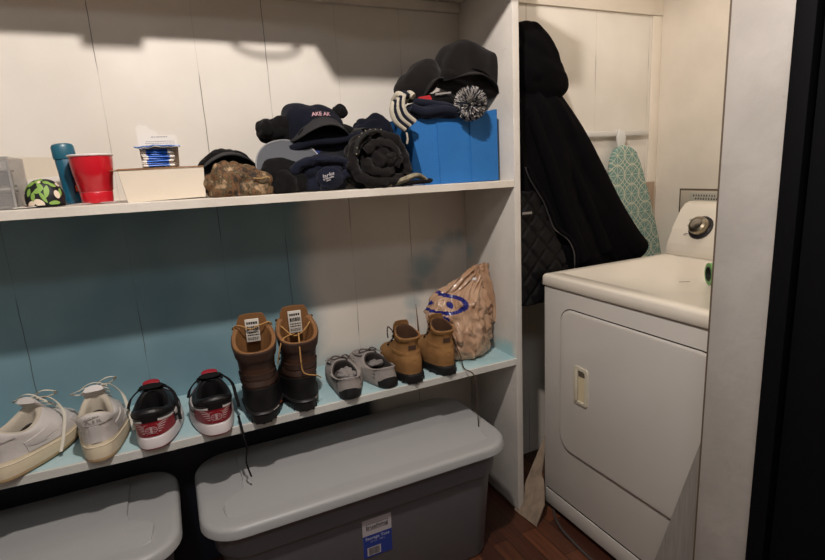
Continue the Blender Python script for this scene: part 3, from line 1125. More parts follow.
def white_sneaker(label, loc, rz, mirror=1):
    t = thing('sneaker', label, 'shoe', loc, rz, 'pair of white leather sneakers')
    bend = 0.006 * mirror
    lv = [(0.008, 0.286, 0.034, 0.043, 0.000, 0.000, 0.004, bend), (0.000, 0.296, 0.0385, 0.0485, 0.003, 0.002, 0.008, bend), (-0.001, 0.297, 0.040, 0.050, 0.010, 0.009, 0.014, bend),
          (0.000, 0.296, 0.0405, 0.050, 0.022, 0.020, 0.022, bend), (0.003, 0.294, 0.039, 0.049, 0.036, 0.030, 0.028, bend),
          (0.006, 0.288, 0.0375, 0.047, 0.044, 0.036, 0.036, bend), (0.006, 0.275, 0.037, 0.045, 0.058, 0.050, 0.052, bend), (0.003, 0.240, 0.0375, 0.041, 0.078, 0.066, 0.070, bend * .7),
          (0.001, 0.190, 0.0375, 0.036, 0.098, 0.079, 0.092, bend * .4), (0.004, 0.168, 0.0365, 0.032, 0.110, 0.083, 0.108, 0),
          (0.010, 0.160, 0.032, 0.027, 0.112, 0.085, 0.108, 0), (0.017, 0.152, 0.026, 0.021, 0.104, 0.076, 0.100, 0), (0.018, 0.150, 0.024, 0.020, 0.07, 0.055, 0.07, 0), (0.02, 0.15, 0.024, 0.022, 0.035, 0.035, 0.035, 0)]
    t.scale = (1.26, 1, 1.18)
    S_ = Shoe(lv, pe=0.72)
    S_.mesh('outsole', 0, 2, outsole_w, t, cap0=True)
    ms = S_.mesh('midsole', 2, 5, midsole_w, t)
    S_.mesh('upper', 5, 9, leather, t)
    S_.mesh('lining', 9, 12, lining_w, t)
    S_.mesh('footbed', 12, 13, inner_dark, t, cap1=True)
    # stitched groove along the midsole
    ring = [S_.pt(4.0, 2 * pi * k / 60, 0.0006) for k in range(61)]
    tube('stitching', ring, 0.0009, mat('cream_thread', (226, 214, 190), 0.7), ms, 5, sub=0)
    # heel counter overlay, heel tab, side overlay
    S_.patch('heel_tab', (7.45, 9.0), -0.85, 0.85, leather, t, 0.0022, 18, 8, edge=lambda q: (7.35 + 0.55 * abs(2 * q - 1) ** 2 + 0.0, 9.1))
    S_.patch('heel_strip', (5.05, 7.3), -0.13, 0.13, leather, t, 0.0018, 8, 8)
    for sgn in (1, -1):
        S_.patch('side_overlay', (5, 7.2), sgn * 0.9, sgn * 1.75, leather, t, 0.0016, 14, 6, edge=lambda q: (5.1, 6.6 + 0.9 * q))
        S_.patch('toe_overlay', (5, 6.2), sgn * 2.1, sgn * 3.1, leather, t, 0.0016, 12, 5)
        sw = swoosh()
        decal('side_mark', *poly2d([(a, b) for a, b in sw]), lambda a, b, sg=sgn: S_.pt(5.9 + b * 55 + 0.0, sg * (1.0 + a * 13.5), 0.0028), mat('leather_mark', (196, 190, 188), 0.4), t)
    V, F = text_mesh('AIR', 0.011, 0.0)
    V = [(a * 1.35, b) for a, b in V]
    decal('heel_lettering', V, F, S_.heel_fn(7.80, 52, 0.045, 0.0036), grey_ink, t)
    decal('heel_mark', *poly2d([(a - 0.011, b) for a, b in swoosh(L=0.022, H=0.012)]), S_.heel_fn(8.12, 52, 0.045, 0.0036), grey_ink, t)
    V, F = text_mesh('NIKE', 0.0075, 0.0)
    decal('heel_name', V, F, S_.heel_fn(8.42, 52, 0.045, 0.0036), grey_ink, t)
    # perforated toe
    hol = []
    for i in range(5):
        for k in range(-2 if i % 2 else -1, 2):
            hol.append(ell(k * 0.009 + (0.0045 if i % 2 else 0), i * 0.008, 0.0013, 0.0013, 0, 6))

    def toe_fn(a, b):
        return Vector((a + bend * .8, 0.222 + b, 0.0))
    hv, hf = shapes(hol)
    P = []
    for (a, b) in hv:
        # height of the vamp at that spot
        y = 0.225 + b
        best = None
        for uu in range(60):
            u = 5.5 + uu * 0.05
            p = S_.pt(u, pi - 0.0001)
            if best is None or abs(p.y - y) < best[0]:
                best = (abs(p.y - y), p.z, u)
        P.append((a + bend, y, best[1] + 0.0004 - abs(a) * 0.25))
    pyd('perforations', P, hf, mat('perforation', (120, 112, 106), 0.8), t, smooth=0, fix=False)
    # tongue
    tv = []
    for i in range(7):
        f = i / 6
        y = 0.185 - 0.044 * f
        z = 0.084 + 0.038 * f
        w_ = 0.018 + 0.004 * f
        tv.append([(w_ * cos(a) * (1 - 0.15 * (f > .9)), y + 0.006 * sin(a), z + 0.006 * sin(a) + (0.010 * (1 - (cos(a)) ** 2)) * .4) for a in [2 * pi * k / 20 for k in range(20)]])
    loft('tongue', tv, leather, t)
    # laces: crossings and a loose bow
    for i in range(5):
        y = 0.222 - i * 0.017
        z = 0.082 + i * 0.0125
        w_ = 0.022
        zigzag_lace('lace', [(-w_ - .004, y, z - .010), (-w_ * .6, y - .001, z + .000), (0, y - .003, z + 0.004), (w_ * .6, y - .001, z + .000), (w_ + .004, y, z - .010)], lace_w, t)
    zt = 0.126
    yt = 0.158
    m_ = mirror
    zigzag_lace('lace', [(0.0, yt, zt - .01), (0.010 * m_, yt + .006, zt + .004), (0.026 * m_, yt + .004, zt + .013), (0.042 * m_, yt + .014, zt + .008), (0.036 * m_, yt + .028, zt - .004), (0.012 * m_, yt + .012, zt - .008), (0, yt, zt - .01)], lace_w, t, r=.0036)
    zigzag_lace('lace', [(0.0, yt, zt - .01), (-0.012 * m_, yt - .004, zt + .000), (-0.028 * m_, yt - .002, zt - .004), (-0.044 * m_, yt + .014, zt - .014), (-0.028 * m_, yt + .020, zt - .02), (0, yt + .004, zt - .012)], lace_w, t, r=.0036)
    zigzag_lace('lace', [(0.0, yt, zt - .01), (0.026 * m_, yt + .014, zt - .004), (0.050 * m_, yt + .02, zt - .04), (0.058 * m_, yt - .01, zt - .085), (0.062 * m_, yt - .04, zt - .115)], lace_w, t, r=.0034)
    return t


white_sneaker('white leather sneaker turned sideways at the left end of the lower shelf', (-1.497, -0.345, topL(-1.5) + .001), radians(-24), 1)
white_sneaker('white leather sneaker with heel facing out, beside the red and black sneakers', (-1.285, -0.345, topL(-1.28) + .0005), radians(3), 1)

# ---- red and black low sneakers
red_l = mat('red_leather', (150, 26, 40), 0.42, bump=0.12, bs=140)
blk_l = mat('black_leather', (22, 20, 22), 0.42, bump=0.15, bs=140, spec=0.4)
blk_pad = mat('black_padding', (17, 16, 17), 0.8, spec=0.2)
wht_r = mat('white_rubber', (212, 204, 204), 0.5)
wht_l = mat('white_leather_band', (208, 202, 200), 0.45)
red_r = mat('red_rubber', (110, 24, 34), 0.55)
logo_m = mat('logo_print', (208, 178, 178), 0.6)


def wings():
    """winged ball emblem as flat shapes, about 1 unit wide"""
    P = []
    for s in (1, -1):
        for i in range(5):
            r0 = 0.14
            y0 = 0.13 - i * 0.05
            ex = 0.50 - i * 0.065
            ey = 0.17 - i * 0.075
            q = [(s * r0, y0), (s * (ex * .6), ey + .012 + .03), (s * ex, ey + 0.015), (s * (ex - .02), ey - .005), (s * ex * .6, ey - 0.002 + .01), (s * r0, y0 - 0.026)]
            P.append(q)
    for k in range(20):
        a0, a1 = 2 * pi * k / 20, 2 * pi * (k + .9) / 20
        P.append([(0.125 * cos(a0), -.03 + 0.125 * sin(a0)), (0.125 * cos(a1), -.03 + 0.125 * sin(a1)), (0.105 * cos(a1), -.03 + 0.105 * sin(a1)), (0.105 * cos(a0), -.03 + 0.105 * sin(a0))])
    for (a, b, c, d) in ((-.10, -.04, .10, -.02), (-.012, -.13, .012, .08), (-.07, .02, .07, .035), (-.07, -.10, .07, -.085)):
        P.append([(a, b), (c, b), (c, d), (a, d)])
    for s in (1, -1):
        P.append([(s * .15, -.14), (s * .24, -.12), (s * .24, -.105), (s * .14, -.12)])
    P.append([(-.14, .17), (-.07, .185), (.07, .185), (.14, .17), (.14, .15), (-.14, .15)])
    P.append([(-.12, -.19), (.12, -.19), (.10, -.17), (-.10, -.17)])
    return P


def red_sneaker(label, loc, rz, mirror=1):
    t = thing('sneaker', label, 'shoe', loc, rz, 'pair of red and black low sneakers')
    bend = 0.006 * mirror
    lv = [(0.008, 0.280, 0.036, 0.042, 0.000, 0.000, 0.003, bend), (0.001, 0.289, 0.0415, 0.047, 0.003, 0.002, 0.006, bend), (0.000, 0.290, 0.0425, 0.048, 0.0065, 0.005, 0.009, bend),
          (0.001, 0.289, 0.0430, 0.048, 0.018, 0.016, 0.018, bend), (0.004, 0.286, 0.0415, 0.0465, 0.0300, 0.026, 0.025, bend),
          (0.008, 0.280, 0.0395, 0.044, 0.034, 0.030, 0.031, bend), (0.004, 0.268, 0.0395, 0.043, 0.052, 0.048, 0.052, bend), (0.002, 0.235, 0.0395, 0.040, 0.070, 0.062, 0.070, bend * .7),
          (0.000, 0.190, 0.0405, 0.038, 0.086, 0.074, 0.090, bend * .4), (0.000, 0.168, 0.0405, 0.035, 0.096, 0.080, 0.100, 0),
          (0.009, 0.160, 0.036, 0.031, 0.103, 0.084, 0.103, 0), (0.019, 0.152, 0.027, 0.023, 0.099, 0.078, 0.098, 0), (0.020, 0.150, 0.025, 0.020, 0.07, 0.055, 0.07, 0), (0.022, 0.15, 0.024, 0.022, 0.035, 0.035, 0.035, 0)]
    t.scale = (1.30, 1, 1.10)
    S_ = Shoe(lv, pe=0.72)
    S_.mesh('outsole', 0, 2, red_r, t, cap0=True)
    S_.mesh('midsole', 2, 5, wht_r, t)
    S_.mesh('upper', 5, 9, blk_l, t)
    S_.mesh('collar', 9, 11, blk_l, t)
    S_.mesh('lining', 11, 13, blk_pad, t, cap1=True)
    S_.patch('heel_panel', (5.05, 7.3), -1.02, 1.02, red_l, t, 0.0022, 26, 8, edge=lambda q: (5.0, 7.32 - 0.5 * abs(2 * q - 1) ** 2))
    S_.patch('white_band', (7.28, 7.62), -1.05, -0.22, wht_l, t, 0.0030, 12, 4, edge=lambda q: (7.22 - 0.35 * (1 - q), 7.50 - 0.35 * (1 - q)))
    S_.patch('white_band', (7.28, 7.62), 0.22, 1.05, wht_l, t, 0.0030, 12, 4, edge=lambda q: (7.22 - 0.35 * q, 7.50 - 0.35 * q))
    S_.patch('heel_tab', (7.2, 8.5), -0.22, 0.22, blk_l, t, 0.0036, 8, 6)
    S_.patch('collar_seam', (8.0, 8.3), -1.3, 1.3, blk_pad, t, 0.0015, 24, 3, edge=lambda q: (7.95, 8.15))
    for sgn in (1, -1):
        S_.patch('side_panel', (5.1, 6.6), sgn * 1.15, sgn * 1.9, wht_l, t, 0.0016, 12, 6, edge=lambda q: (5.1, 6.9))
        decal('side_mark', *poly2d(swoosh(L=0.1, H=0.03)), lambda a, b, sg=sgn: S_.pt(5.9 + b * 55, sg * (1.05 + a * 13.0), 0.0034), blk_l, t)
    S_.patch('toe_cap', (5.05, 6.6), 2.15, 2 * pi - 2.15, red_l, t, 0.0016, 26, 6)
    V, F = shapes(wings())
    V = [(a * 0.060, b * 0.080) for a, b in V]
    decal('heel_emblem', V, F, S_.heel_fn(6.12, 50, 0.046, 0.0030), logo_m, t)
    tv = []
    for i in range(8):
        f = i / 7
        y = 0.190 - 0.045 * f
        z = 0.088 + 0.026 * f
        w_ = 0.020 + 0.004 * f
        tv.append([(w_ * cos(a), y + 0.004 * sin(a), z + 0.006 * sin(a)) for a in [2 * pi * k / 20 for k in range(20)]])
    tg = loft('tongue', tv, blk_pad, t)
    lr = []
    for i, (k_, dz) in enumerate(((1.0, 0.0), (1.0, 0.003), (0.9, 0.0042))):
        lr.append([(0.017 * k_ * cos(a), 0.158 + 0.010 * k_ * sin(a), 0.1165 + dz + 0.004 * k_ * sin(a)) for a in [2 * pi * k / 20 for k in range(20)]])
    loft('tongue_label', lr, red_l, tg)
    # red vamp seen above the collar
    S_.patch('vamp', (6.7, 8.4), 2.55, 2 * pi - 2.55, red_l, t, 0.0030, 20, 6)
    for i in range(5):
        y = 0.225 - i * 0.016
        z = 0.080 + i * 0.008
        w_ = 0.024
        zigzag_lace('lace', [(-w_ - .004, y, z - .008), (-w_ * .6, y - .001, z + .002), (0, y - .003, z + 0.004), (w_ * .6, y - .001, z + .002), (w_ + .004, y, z - .008)], blk_pad, t)
    m_ = mirror
    zigzag_lace('lace', [(0, .172, .104), (.016, .166, .106), (.032, .150, .100), (.044, .13, .084), (.047, .105, .060), (0.050, 0.09, .03)], blk_pad, t, r=.0035)
    zigzag_lace('lace', [(0, .172, .104), (-.016, .166, .106), (-.032, .155, .098), (-.044, .15, .084), (-.050, .14, .066)], blk_pad, t, r=.0035)
    return t


red_sneaker('red and black low sneaker beside the white sneakers, winged emblem on heel', (-1.163, -0.348, topL(-1.16) + .0005), radians(-3), 1)
red_sneaker('red and black low sneaker beside the brown work boots, winged emblem on heel', (-1.004, -0.358, topL(-1.0) + .0005), radians(-1), -1)

# ---- brown work boots
brown = mat('brown_leather', (74, 50, 36), 0.5, var=0.25, vs=14, bump=0.3, bs=60)
brown_d = mat('dark_brown_leather', (58, 40, 32), 0.5, var=0.15, vs=20, bump=0.2, bs=60)
brown_t = mat('tan_leather_lining', (128, 88, 50), 0.7, var=0.1, vs=30, bump=0.15, bs=100)
blk_rub = mat('black_rubber', (19, 18, 19), 0.6, spec=0.35)
tan_lace = mat('tan_lace', (176, 134, 80), 0.85)


def work_boot(label, loc, rz, mirror=1):
    t = thing('work_boot', label, 'boot', loc, rz, 'pair of brown work boots')
    bend = 0.006 * mirror
    lv = [(0.006, 0.296, 0.039, 0.048, 0.000, 0.004, 0.006, bend), (0.000, 0.302, 0.044, 0.053, 0.003, 0.005, 0.010, bend), (-0.001, 0.304, 0.0455, 0.054, 0.014, 0.014, 0.018, bend), (0.001, 0.303, 0.045, 0.053, 0.030, 0.026, 0.028, bend),
          (0.006, 0.298, 0.0430, 0.051, 0.036, 0.031, 0.034, bend), (0.007, 0.288, 0.0425, 0.050, 0.060, 0.055, 0.060, bend), (0.004, 0.262, 0.0435, 0.048, 0.086, 0.080, 0.084, bend * .8),
          (0.006, 0.205, 0.044, 0.046, 0.110, 0.108, 0.112, bend * .5), (0.012, 0.165, 0.043, 0.044, 0.135, 0.138, 0.150, 0), (0.010, 0.140, 0.045, 0.044, 0.160, 0.168, 0.190, 0),
          (0.004, 0.120, 0.048, 0.046, 0.184, 0.200, 0.232, 0), (0.000, 0.110, 0.051, 0.050, 0.204, 0.230, 0.275, 0), (0.001, 0.108, 0.050, 0.049, 0.211, 0.238, 0.284, 0), (0.010, 0.102, 0.042, 0.042, 0.211, 0.237, 0.281, 0),
          (0.016, 0.097, 0.041, 0.040, 0.194, 0.215, 0.26, 0), (0.018, 0.11, 0.034, 0.03, 0.12, 0.12, 0.12, 0), (0.02, 0.14, 0.033, 0.03, 0.05, 0.05, 0.05, 0)]
    t.scale = (1.15, 1, 1)
    S_ = Shoe(lv, pe=0.78, n=56)
    S_.mesh('outsole', 0, 4, blk_rub, t, cap0=True)
    S_.mesh('upper', 4, 9, brown, t)
    sh = S_.mesh('shaft', 9, 12, brown_d, t)
    S_.mesh('lining', 12, 16, brown_t, t, cap1=True)
    S_.patch('heel_guard', (4.0, 6.8), -1.35, 1.35, blk_rub, t, 0.0035, 30, 10, edge=lambda q: (3.9, 6.75 - 0.6 * abs(2 * q - 1) ** 3))
    S_.patch('sole_band', (3.2, 4.1), -1.5, 1.5, mat('black_rubber_band', (30, 28, 30), 0.5), t, 0.0055, 30, 4)
    for u0, u1 in ((7.0, 7.55), (7.75, 8.35)):
        S_.patch('ankle_band', (u0, u1), -1.3, 1.3, brown_d, t, 0.0032, 28, 6)
    S_.patch('collar_pad', (9.6, 11.9), -1.9, 1.9, brown_d, t, 0.0030, 34, 8, edge=lambda q: (10.0, 11.9))
    rim = [S_.pt(12.1, -2.3 + 4.6 * k / 50, 0.0005) for k in range(51)]
    tube('collar_trim', rim, 0.0024, brown_t, sh, 6, sub=0)
    # tread notches under the heel
    bm = bmesh.new()
    for k in range(9):
        a = -1.2 + 2.4 * k / 8
        p = S_.pt(1.2, a, -0.0025)
        box_bm(bm, (p.x - .003, p.y - .004, 0.0015), (p.x + .003, p.y + .004, 0.011))
    frombm('tread', bm, blk_rub, t)
    V, F = shapes([[(-.010, -.003), (.010, -.003), (.010, .003), (-.010, .003)]])
    decal('side_tab', V, F, S_.heel_fn(3.75, 60, 0.048, 0.0075), mat('tab_white', (200, 190, 180), 0.5), t) if False else None
    V, F = text_mesh('>>>', 0.011, 0.0004)
    decal('side_lettering', V, F, lambda a, b: S_.pt(3.72 + b * 60, (1 if mirror > 0 else 1) * 0.62 + a / 0.05, 0.0072), mat('tab_white', (206, 196, 186), 0.5), t)
    V, F = shapes([ell(0, 0, .004, .004)])
    decal('side_dot', V, F, lambda a, b: S_.pt(3.72 + b * 60, 0.98 + a / 0.05, 0.0072), mat('tab_orange', (210, 96, 40), 0.5), t) if mirror > 0 else None
    # tongue with sewn label
    tv = []
    for i in range(10):
        f = i / 9
        y = 0.100 - 0.020 * f + 0.006 * f * f
        z = 0.150 + 0.150 * f
        w_ = 0.034 + 0.004 * f - (0.010 * max(0, f - .85) / .15)
        tv.append([(w_ * (1 if cos(a) > 0 else -1) * abs(cos(a)) ** .7, y + 0.005 * sin(a) - 0.010 * (1 - abs(cos(a))) * (-1), z) for a in [2 * pi * k / 24 for k in range(24)]])
    tg = loft('tongue', tv, brown_t, t)
    lab = box('size_label', (-0.0165, 0.0750, 0.222), (0.0165, 0.0810, 0.288), mat('label_paper', (206, 200, 190), 0.6), tg, bev=.0008)
    ln = []
    rnd_ = random.Random(5)
    for (b, h_) in ((0.276, .0055), (0.2625, .009), (0.2555, .003), (0.250, .003), (0.244, .002), (0.2405, .002)):
        a = -0.013
        while a < 0.012:
            w2 = rnd_.uniform(.002, .005)
            ln.append([(a, b), (min(a + w2, .0135), b), (min(a + w2, .0135), b + h_), (a, b + h_)])
            a += w2 + .001
    decal('label_print', *shapes(ln), lambda a, b: (a, 0.0745, 0.222 + (b - .236) * 1.29), mat('ink_black', (30, 28, 28), 0.7), lab)
    # eyelet rows and laces
    for sg in (1, -1):
        for i in range(7):
            z = 0.120 + i * 0.024
            u = 7.3 + i * 0.70
            p = S_.pt(min(u, 11.6), sg * 2.25, 0.003)
            d = lathe('eyelet', [(0.001, 0), (0.0045, 0.0), (0.0045, 0.004), (0.001, 0.005)], mat('eyelet_dark', (60, 52, 46), 0.35, metal=.8), t, 10)
            d.data.transform(Matrix.Translation(p) @ Matrix.Rotation(sg * radians(70), 4, 'Y'))
    for i in range(5):
        p = S_.pt(7.3 + i * .7, 2.25, 0.004)
        q = S_.pt(7.3 + (i + .5) * .7, -2.25, 0.004)
        mid = (p + q) / 2 + Vector((0, 0.022, 0.004))
        zigzag_lace('lace', [p, mid, q], tan_lace, t, r=.0022, flat=1)
        q2 = Vector((-q.x, q.y, q.z))
        p2 = Vector((-p.x, p.y, p.z))
        zigzag_lace('lace', [p2, mid + Vector((0, .003, 0.006)), q2], tan_lace, t, r=.0022, flat=1)
    pr = S_.pt(11.4, 2.2, 0.004)
    pl_ = S_.pt(11.4, -2.2, 0.004)
    if mirror > 0:
        zigzag_lace('lace', [pl_, pl_ + Vector((.006, -.006, .012)), (-0.026, 0.070, 0.274), (-.004, 0.067, 0.262), (0.016, 0.068, 0.270), pr + Vector((-.005, -.006, .012)), pr], tan_lace, t, r=.0018, flat=1)
    else:
        zigzag_lace('lace', [pl_, (-0.030, 0.070, 0.240), (-0.010, 0.062, 0.218), (0.010, 0.062, 0.222), (0.03, 0.070, 0.240), pr], tan_lace, t, r=.0018, flat=1)
        zigzag_lace('lace', [(0.004, 0.064, 0.222), (0.002, .04, 0.222), (-.002, 0.004, 0.212), (-0.004, -0.008, 0.17), (-0.002, -.008, 0.13), (0.012, -0.006, 0.115), (0.03, -.002, 0.108), (0.045, 0.02, 0.09)], tan_lace, t, r=.0018, flat=1)
        zigzag_lace('lace', [(-0.006, 0.064, 0.222), (-0.030, .035, 0.226), (-.044, 0.020, 0.215), (-0.053, 0.02, 0.18), (-0.057, 0.03, 0.15)], tan_lace, t, r=.0018, flat=1)
    return t


work_boot('tall brown work boot beside the red sneakers, label on its tongue', (-0.884, -0.352, topL(-.88) + .0005), radians(-7), 1)
work_boot('tall brown work boot beside the grey moccasins, lace looping down its back', (-0.757, -0.338, topL(-.75) + .0005), radians(-5), -1)
tag(tube('hanging_lace', [(-0.945, -0.30, 0.640), (-0.944, -0.335, 0.624), (-0.942, -0.352, 0.60), (-0.938, -0.352, 0.560), (-0.944, -0.35, 0.52), (-0.936, -0.354, 0.475)], 0.0035, blk_pad, n=6, flat=.6),
    'black shoelace dangling over shelf edge beside the first work boot', 'shoelace')

# ---- grey moccasins
suede_g = mat('grey_suede', (150, 143, 139), 0.95, var=0.10, vs=40, bump=0.35, bs=160, spec=0.15)
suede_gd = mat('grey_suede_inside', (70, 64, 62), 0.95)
stitch_g = mat('dark_stitch', (84, 76, 72), 0.9)


def moccasin(label, loc, rz, mirror, fluff):
    t = thing('moccasin', label, 'shoe', loc, rz, 'pair of grey suede moccasins')
    bend = 0.005 * mirror
    lv = [(0.010, 0.262, 0.028, 0.038, 0.000, 0.000, 0.003, bend), (0.003, 0.270, 0.034, 0.044, 0.003, 0.002, 0.006, bend), (0.001, 0.272, 0.036, 0.046, 0.012, 0.010, 0.014, bend), (0.004, 0.270, 0.0365, 0.0465, 0.026, 0.022, 0.024, bend),
          (0.008, 0.262, 0.035, 0.045, 0.042, 0.034, 0.036, bend), (0.010, 0.245, 0.033, 0.041, 0.055, 0.042, 0.046, bend), (0.010, 0.195, 0.031, 0.037, 0.062, 0.046, 0.058, bend * .6), (0.012, 0.160, 0.029, 0.034, 0.065, 0.048, 0.066, bend * .3),
          (0.016, 0.154, 0.026, 0.030, 0.065, 0.048, 0.066, 0), (0.020, 0.152, 0.023, 0.027, 0.058, 0.042, 0.06, 0), (0.022, 0.165, 0.022, 0.028, 0.02, 0.016, 0.03, 0)]
    t.scale = (1.34, 1.15, 1.04)
    S_ = Shoe(lv, pe=0.72)
    S_.mesh('outsole', 0, 1, blk_rub, t, cap0=True)
    S_.mesh('upper', 1, 8, suede_g, t)
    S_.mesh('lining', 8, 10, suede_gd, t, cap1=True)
    S_.patch('heel_rubber', (0.5, 3.6), -0.62, 0.62, blk_rub, t, 0.002, 16, 8, edge=lambda q: (0.4, 3.55 - 1.2 * abs(2 * q - 1) ** 2.5))
    S_.patch('collar_trim', (7.0, 8.1), -1.75, 1.75, suede_g, t, 0.0020, 30, 5, edge=lambda q: (6.9, 7.95))
    # apron seam with puckers
    ap = [(-0.026, 0.150), (-0.030, 0.185), (-0.026, 0.215), (-0.012, 0.236), (0.006, 0.240), (0.022, 0.226), (0.031, 0.195), (0.029, 0.150)]
    def topz(x, y):
        best = (9, 0)
        for k in range(70):
            u = 4.0 + k * 0.045
            for th in (pi,):
                p = S_.pt(u, th)
                if abs(p.y - y) < best[0]:
                    best = (abs(p.y - y), p.z)
        return best[1] - 6.0 * x * x
    zigzag_lace('apron_seam', [(x, y, topz(x, y) + .001) for x, y in ap], suede_g, t, r=.0028, flat=.8)
    for i, (x, y) in enumerate(cat_rom(ap, 3)):
        if i % 1 == 0:
            d = Vector((x, y - .18)).normalized()
            zigzag_lace('pucker_stitch', [(x * .94, y, topz(x, y) + .0032), (x + d.x * .006, y + d.y * .006, topz(x, y) + .0005)], stitch_g, t, r=.0008, flat=1) if i % 2 == 0 else None
    zigzag_lace('bow', [(0.002, .176, .066), (-.012, .184, .070), (-.022, .180, .064), (-.014, .172, .064), (0.002, .176, .066)], suede_gd, t, r=.0022, flat=.8)
    zigzag_lace('bow', [(0.002, .176, .066), (.014, .184, .070), (.024, .176, .064), (.014, .170, .063), (0.002, .176, .066)], suede_gd, t, r=.0022, flat=.8)
    zigzag_lace('bow', [(0.002, .176, .066), (.010, .160, .072), (.014, .146, .066)], suede_gd, t, r=.0020, flat=.8)
    for sg in (1, -1):
        for k in range(5):
            p = S_.pt(3.2 + k * .75, sg * 0.74, 0.0008)
            q = S_.pt(3.5 + k * .75, sg * 0.82, 0.0008)
            zigzag_lace('heel_stitch', [p, q], stitch_g, t, r=.0009, flat=1)
    if fluff:
        lump('crumpled_paper', (0.020, 0.030, 0.016), mat('grey_paper', (132, 126, 124), .8), t, (0.0, 0.080, 0.048), seed=4, amp=.008, fs=50, sub=4)
    else:
        lump('crumpled_paper', (0.018, 0.020, 0.010), mat('grey_paper', (132, 126, 124), .8), t, (0.0, 0.120, 0.040), seed=4, amp=.006, fs=50, sub=3)
    return t


moccasin('grey suede moccasin beside the work boots, stuffed with grey paper', (-0.620, -0.336, topL(-.6) + .0005), radians(-9), 1, True)
moccasin('grey suede moccasin beside the tan ankle boots, bow on its top', (-0.480, -0.322, topL(-.5) + .0005), radians(1), -1, False)

# ---- tan ankle boots
suede_t = mat('tan_suede', (144, 106, 66), 0.92, var=0.16, vs=22, bump=0.35, bs=120, spec=0.15)
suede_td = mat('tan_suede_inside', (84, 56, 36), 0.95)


def ankle_boot(label, loc, rz, mirror):
    t = thing('ankle_boot', label, 'boot', loc, rz, 'pair of tan suede ankle boots')
    bend = 0.006 * mirror
    lv = [(0.004, 0.262, 0.040, 0.044, 0.000, 0.004, 0.005, bend), (0.000, 0.267, 0.044, 0.051, 0.003, 0.005, 0.009, bend), (-0.001, 0.268, 0.0455, 0.0520, 0.014, 0.014, 0.016, bend), (0.001, 0.267, 0.045, 0.0515, 0.028, 0.024, 0.024, bend),
          (0.006, 0.260, 0.0420, 0.046, 0.032, 0.028, 0.029, bend), (0.004, 0.256, 0.0425, 0.051, 0.052, 0.050, 0.060, bend), (0.006, 0.225, 0.041, 0.049, 0.074, 0.070, 0.080, bend * .7),
          (0.016, 0.155, 0.035, 0.040, 0.094, 0.094, 0.104, bend * .3), (0.020, 0.120, 0.031, 0.033, 0.114, 0.116, 0.128, 0), (0.018, 0.106, 0.031, 0.031, 0.132, 0.136, 0.150, 0), (0.012, 0.104, 0.034, 0.031, 0.148, 0.154, 0.172, 0),
          (0.014, 0.101, 0.032, 0.029, 0.151, 0.157, 0.174, 0), (0.020, 0.097, 0.028, 0.025, 0.146, 0.152, 0.168, 0), (0.022, 0.11, 0.030, 0.028, 0.09, 0.09, 0.09, 0), (0.022, 0.12, 0.030, 0.028, 0.05, 0.05, 0.05, 0)]
    t.scale = (1.20 if mirror > 0 else 1.14, 1, 1)
    S_ = Shoe(lv, pe=0.78, n=52)
    S_.mesh('outsole', 0, 4, blk_rub, t, cap0=True)
    S_.mesh('upper', 4, 8, suede_t, t)
    S_.mesh('shaft', 8, 11, suede_t, t)
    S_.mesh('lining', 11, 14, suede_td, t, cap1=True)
    S_.patch('heel_strip', (5.0, 9.6), -0.20, 0.20, suede_t, t, 0.0016, 8, 12, edge=lambda q: (6.2, 10.6))
    S_.patch('pull_loop', (7.8, 8.6), -0.24, 0.24, mat('brown_webbing', (70, 48, 34), .8), t, 0.0035, 8, 4)
    S_.patch('ankle_band', (7.0, 7.4), -1.6, 1.6, suede_t, t, 0.0018, 24, 4)
    S_.patch('collar_pad', (9.4, 10.7), -1.7, 1.7, suede_t, t, 0.0022, 24, 5)
    bm = bmesh.new()
    for k in range(9):
        a = -1.3 + 2.6 * k / 8
        p = S_.pt(1.6, a, -0.002)
        box_bm(bm, (p.x - .0035, p.y - .004, 0.0015), (p.x + .0035, p.y + .004, 0.014))
    frombm('tread', bm, blk_rub, t)
    tv = []
    for i in range(8):
        f = i / 7
        y = 0.118 - 0.020 * f + .004 * f * f
        z = 0.125 + 0.062 * f
        w_ = 0.024 - (0.006 * max(0, f - .8) / .2)
        tv.append([(w_ * (1 if cos(a) > 0 else -1) * abs(cos(a)) ** .7, y + 0.0035 * sin(a) + .006 * (1 - abs(cos(a))), z) for a in [2 * pi * k / 20 for k in range(20)]])
    loft('tongue', tv, suede_t, t)
    lb = mat('dark_lace', (62, 46, 36), .85)
    for i in range(4):
        p = S_.pt(7.2 + i * .8, 2.3, 0.003)
        q = Vector((-p.x, p.y, p.z + .006))
        for sg in (1, -1):
            pe = Vector((p.x * sg, p.y, p.z))
            e = lathe('eyelet', [(0.001, 0), (0.004, 0.0), (0.004, 0.004), (0.001, 0.005)], mat('eyelet_dark', (60, 52, 46), 0.35, metal=.8), t, 10)
            e.data.transform(Matrix.Translation(pe) @ Matrix.Rotation(sg * radians(70), 4, 'Y'))
        zigzag_lace('lace', [p, (p + q) / 2 + Vector((0, .016, .004)), q], lb, t, r=.002, flat=1)
    if mirror < 0:
        zigzag_lace('lace', [(0.02, .13, .14), (0.044, .10, .10), (0.052, .05, .05), (0.050, 0.015, .012), (0.060, -0.012, .006), (0.066, -0.026, -.004), (0.070, -0.030, -.04), (0.071, -0.030, -.11), (0.074, -0.030, -.19)], lb, t, r=.0018, flat=1)
    else:
        zigzag_lace('lace', [(-0.02, .13, .15), (-0.034, .12, .168), (-0.040, .11, .150), (-0.036, .12, .13)], lb, t, r=.0018, flat=1)
    return t


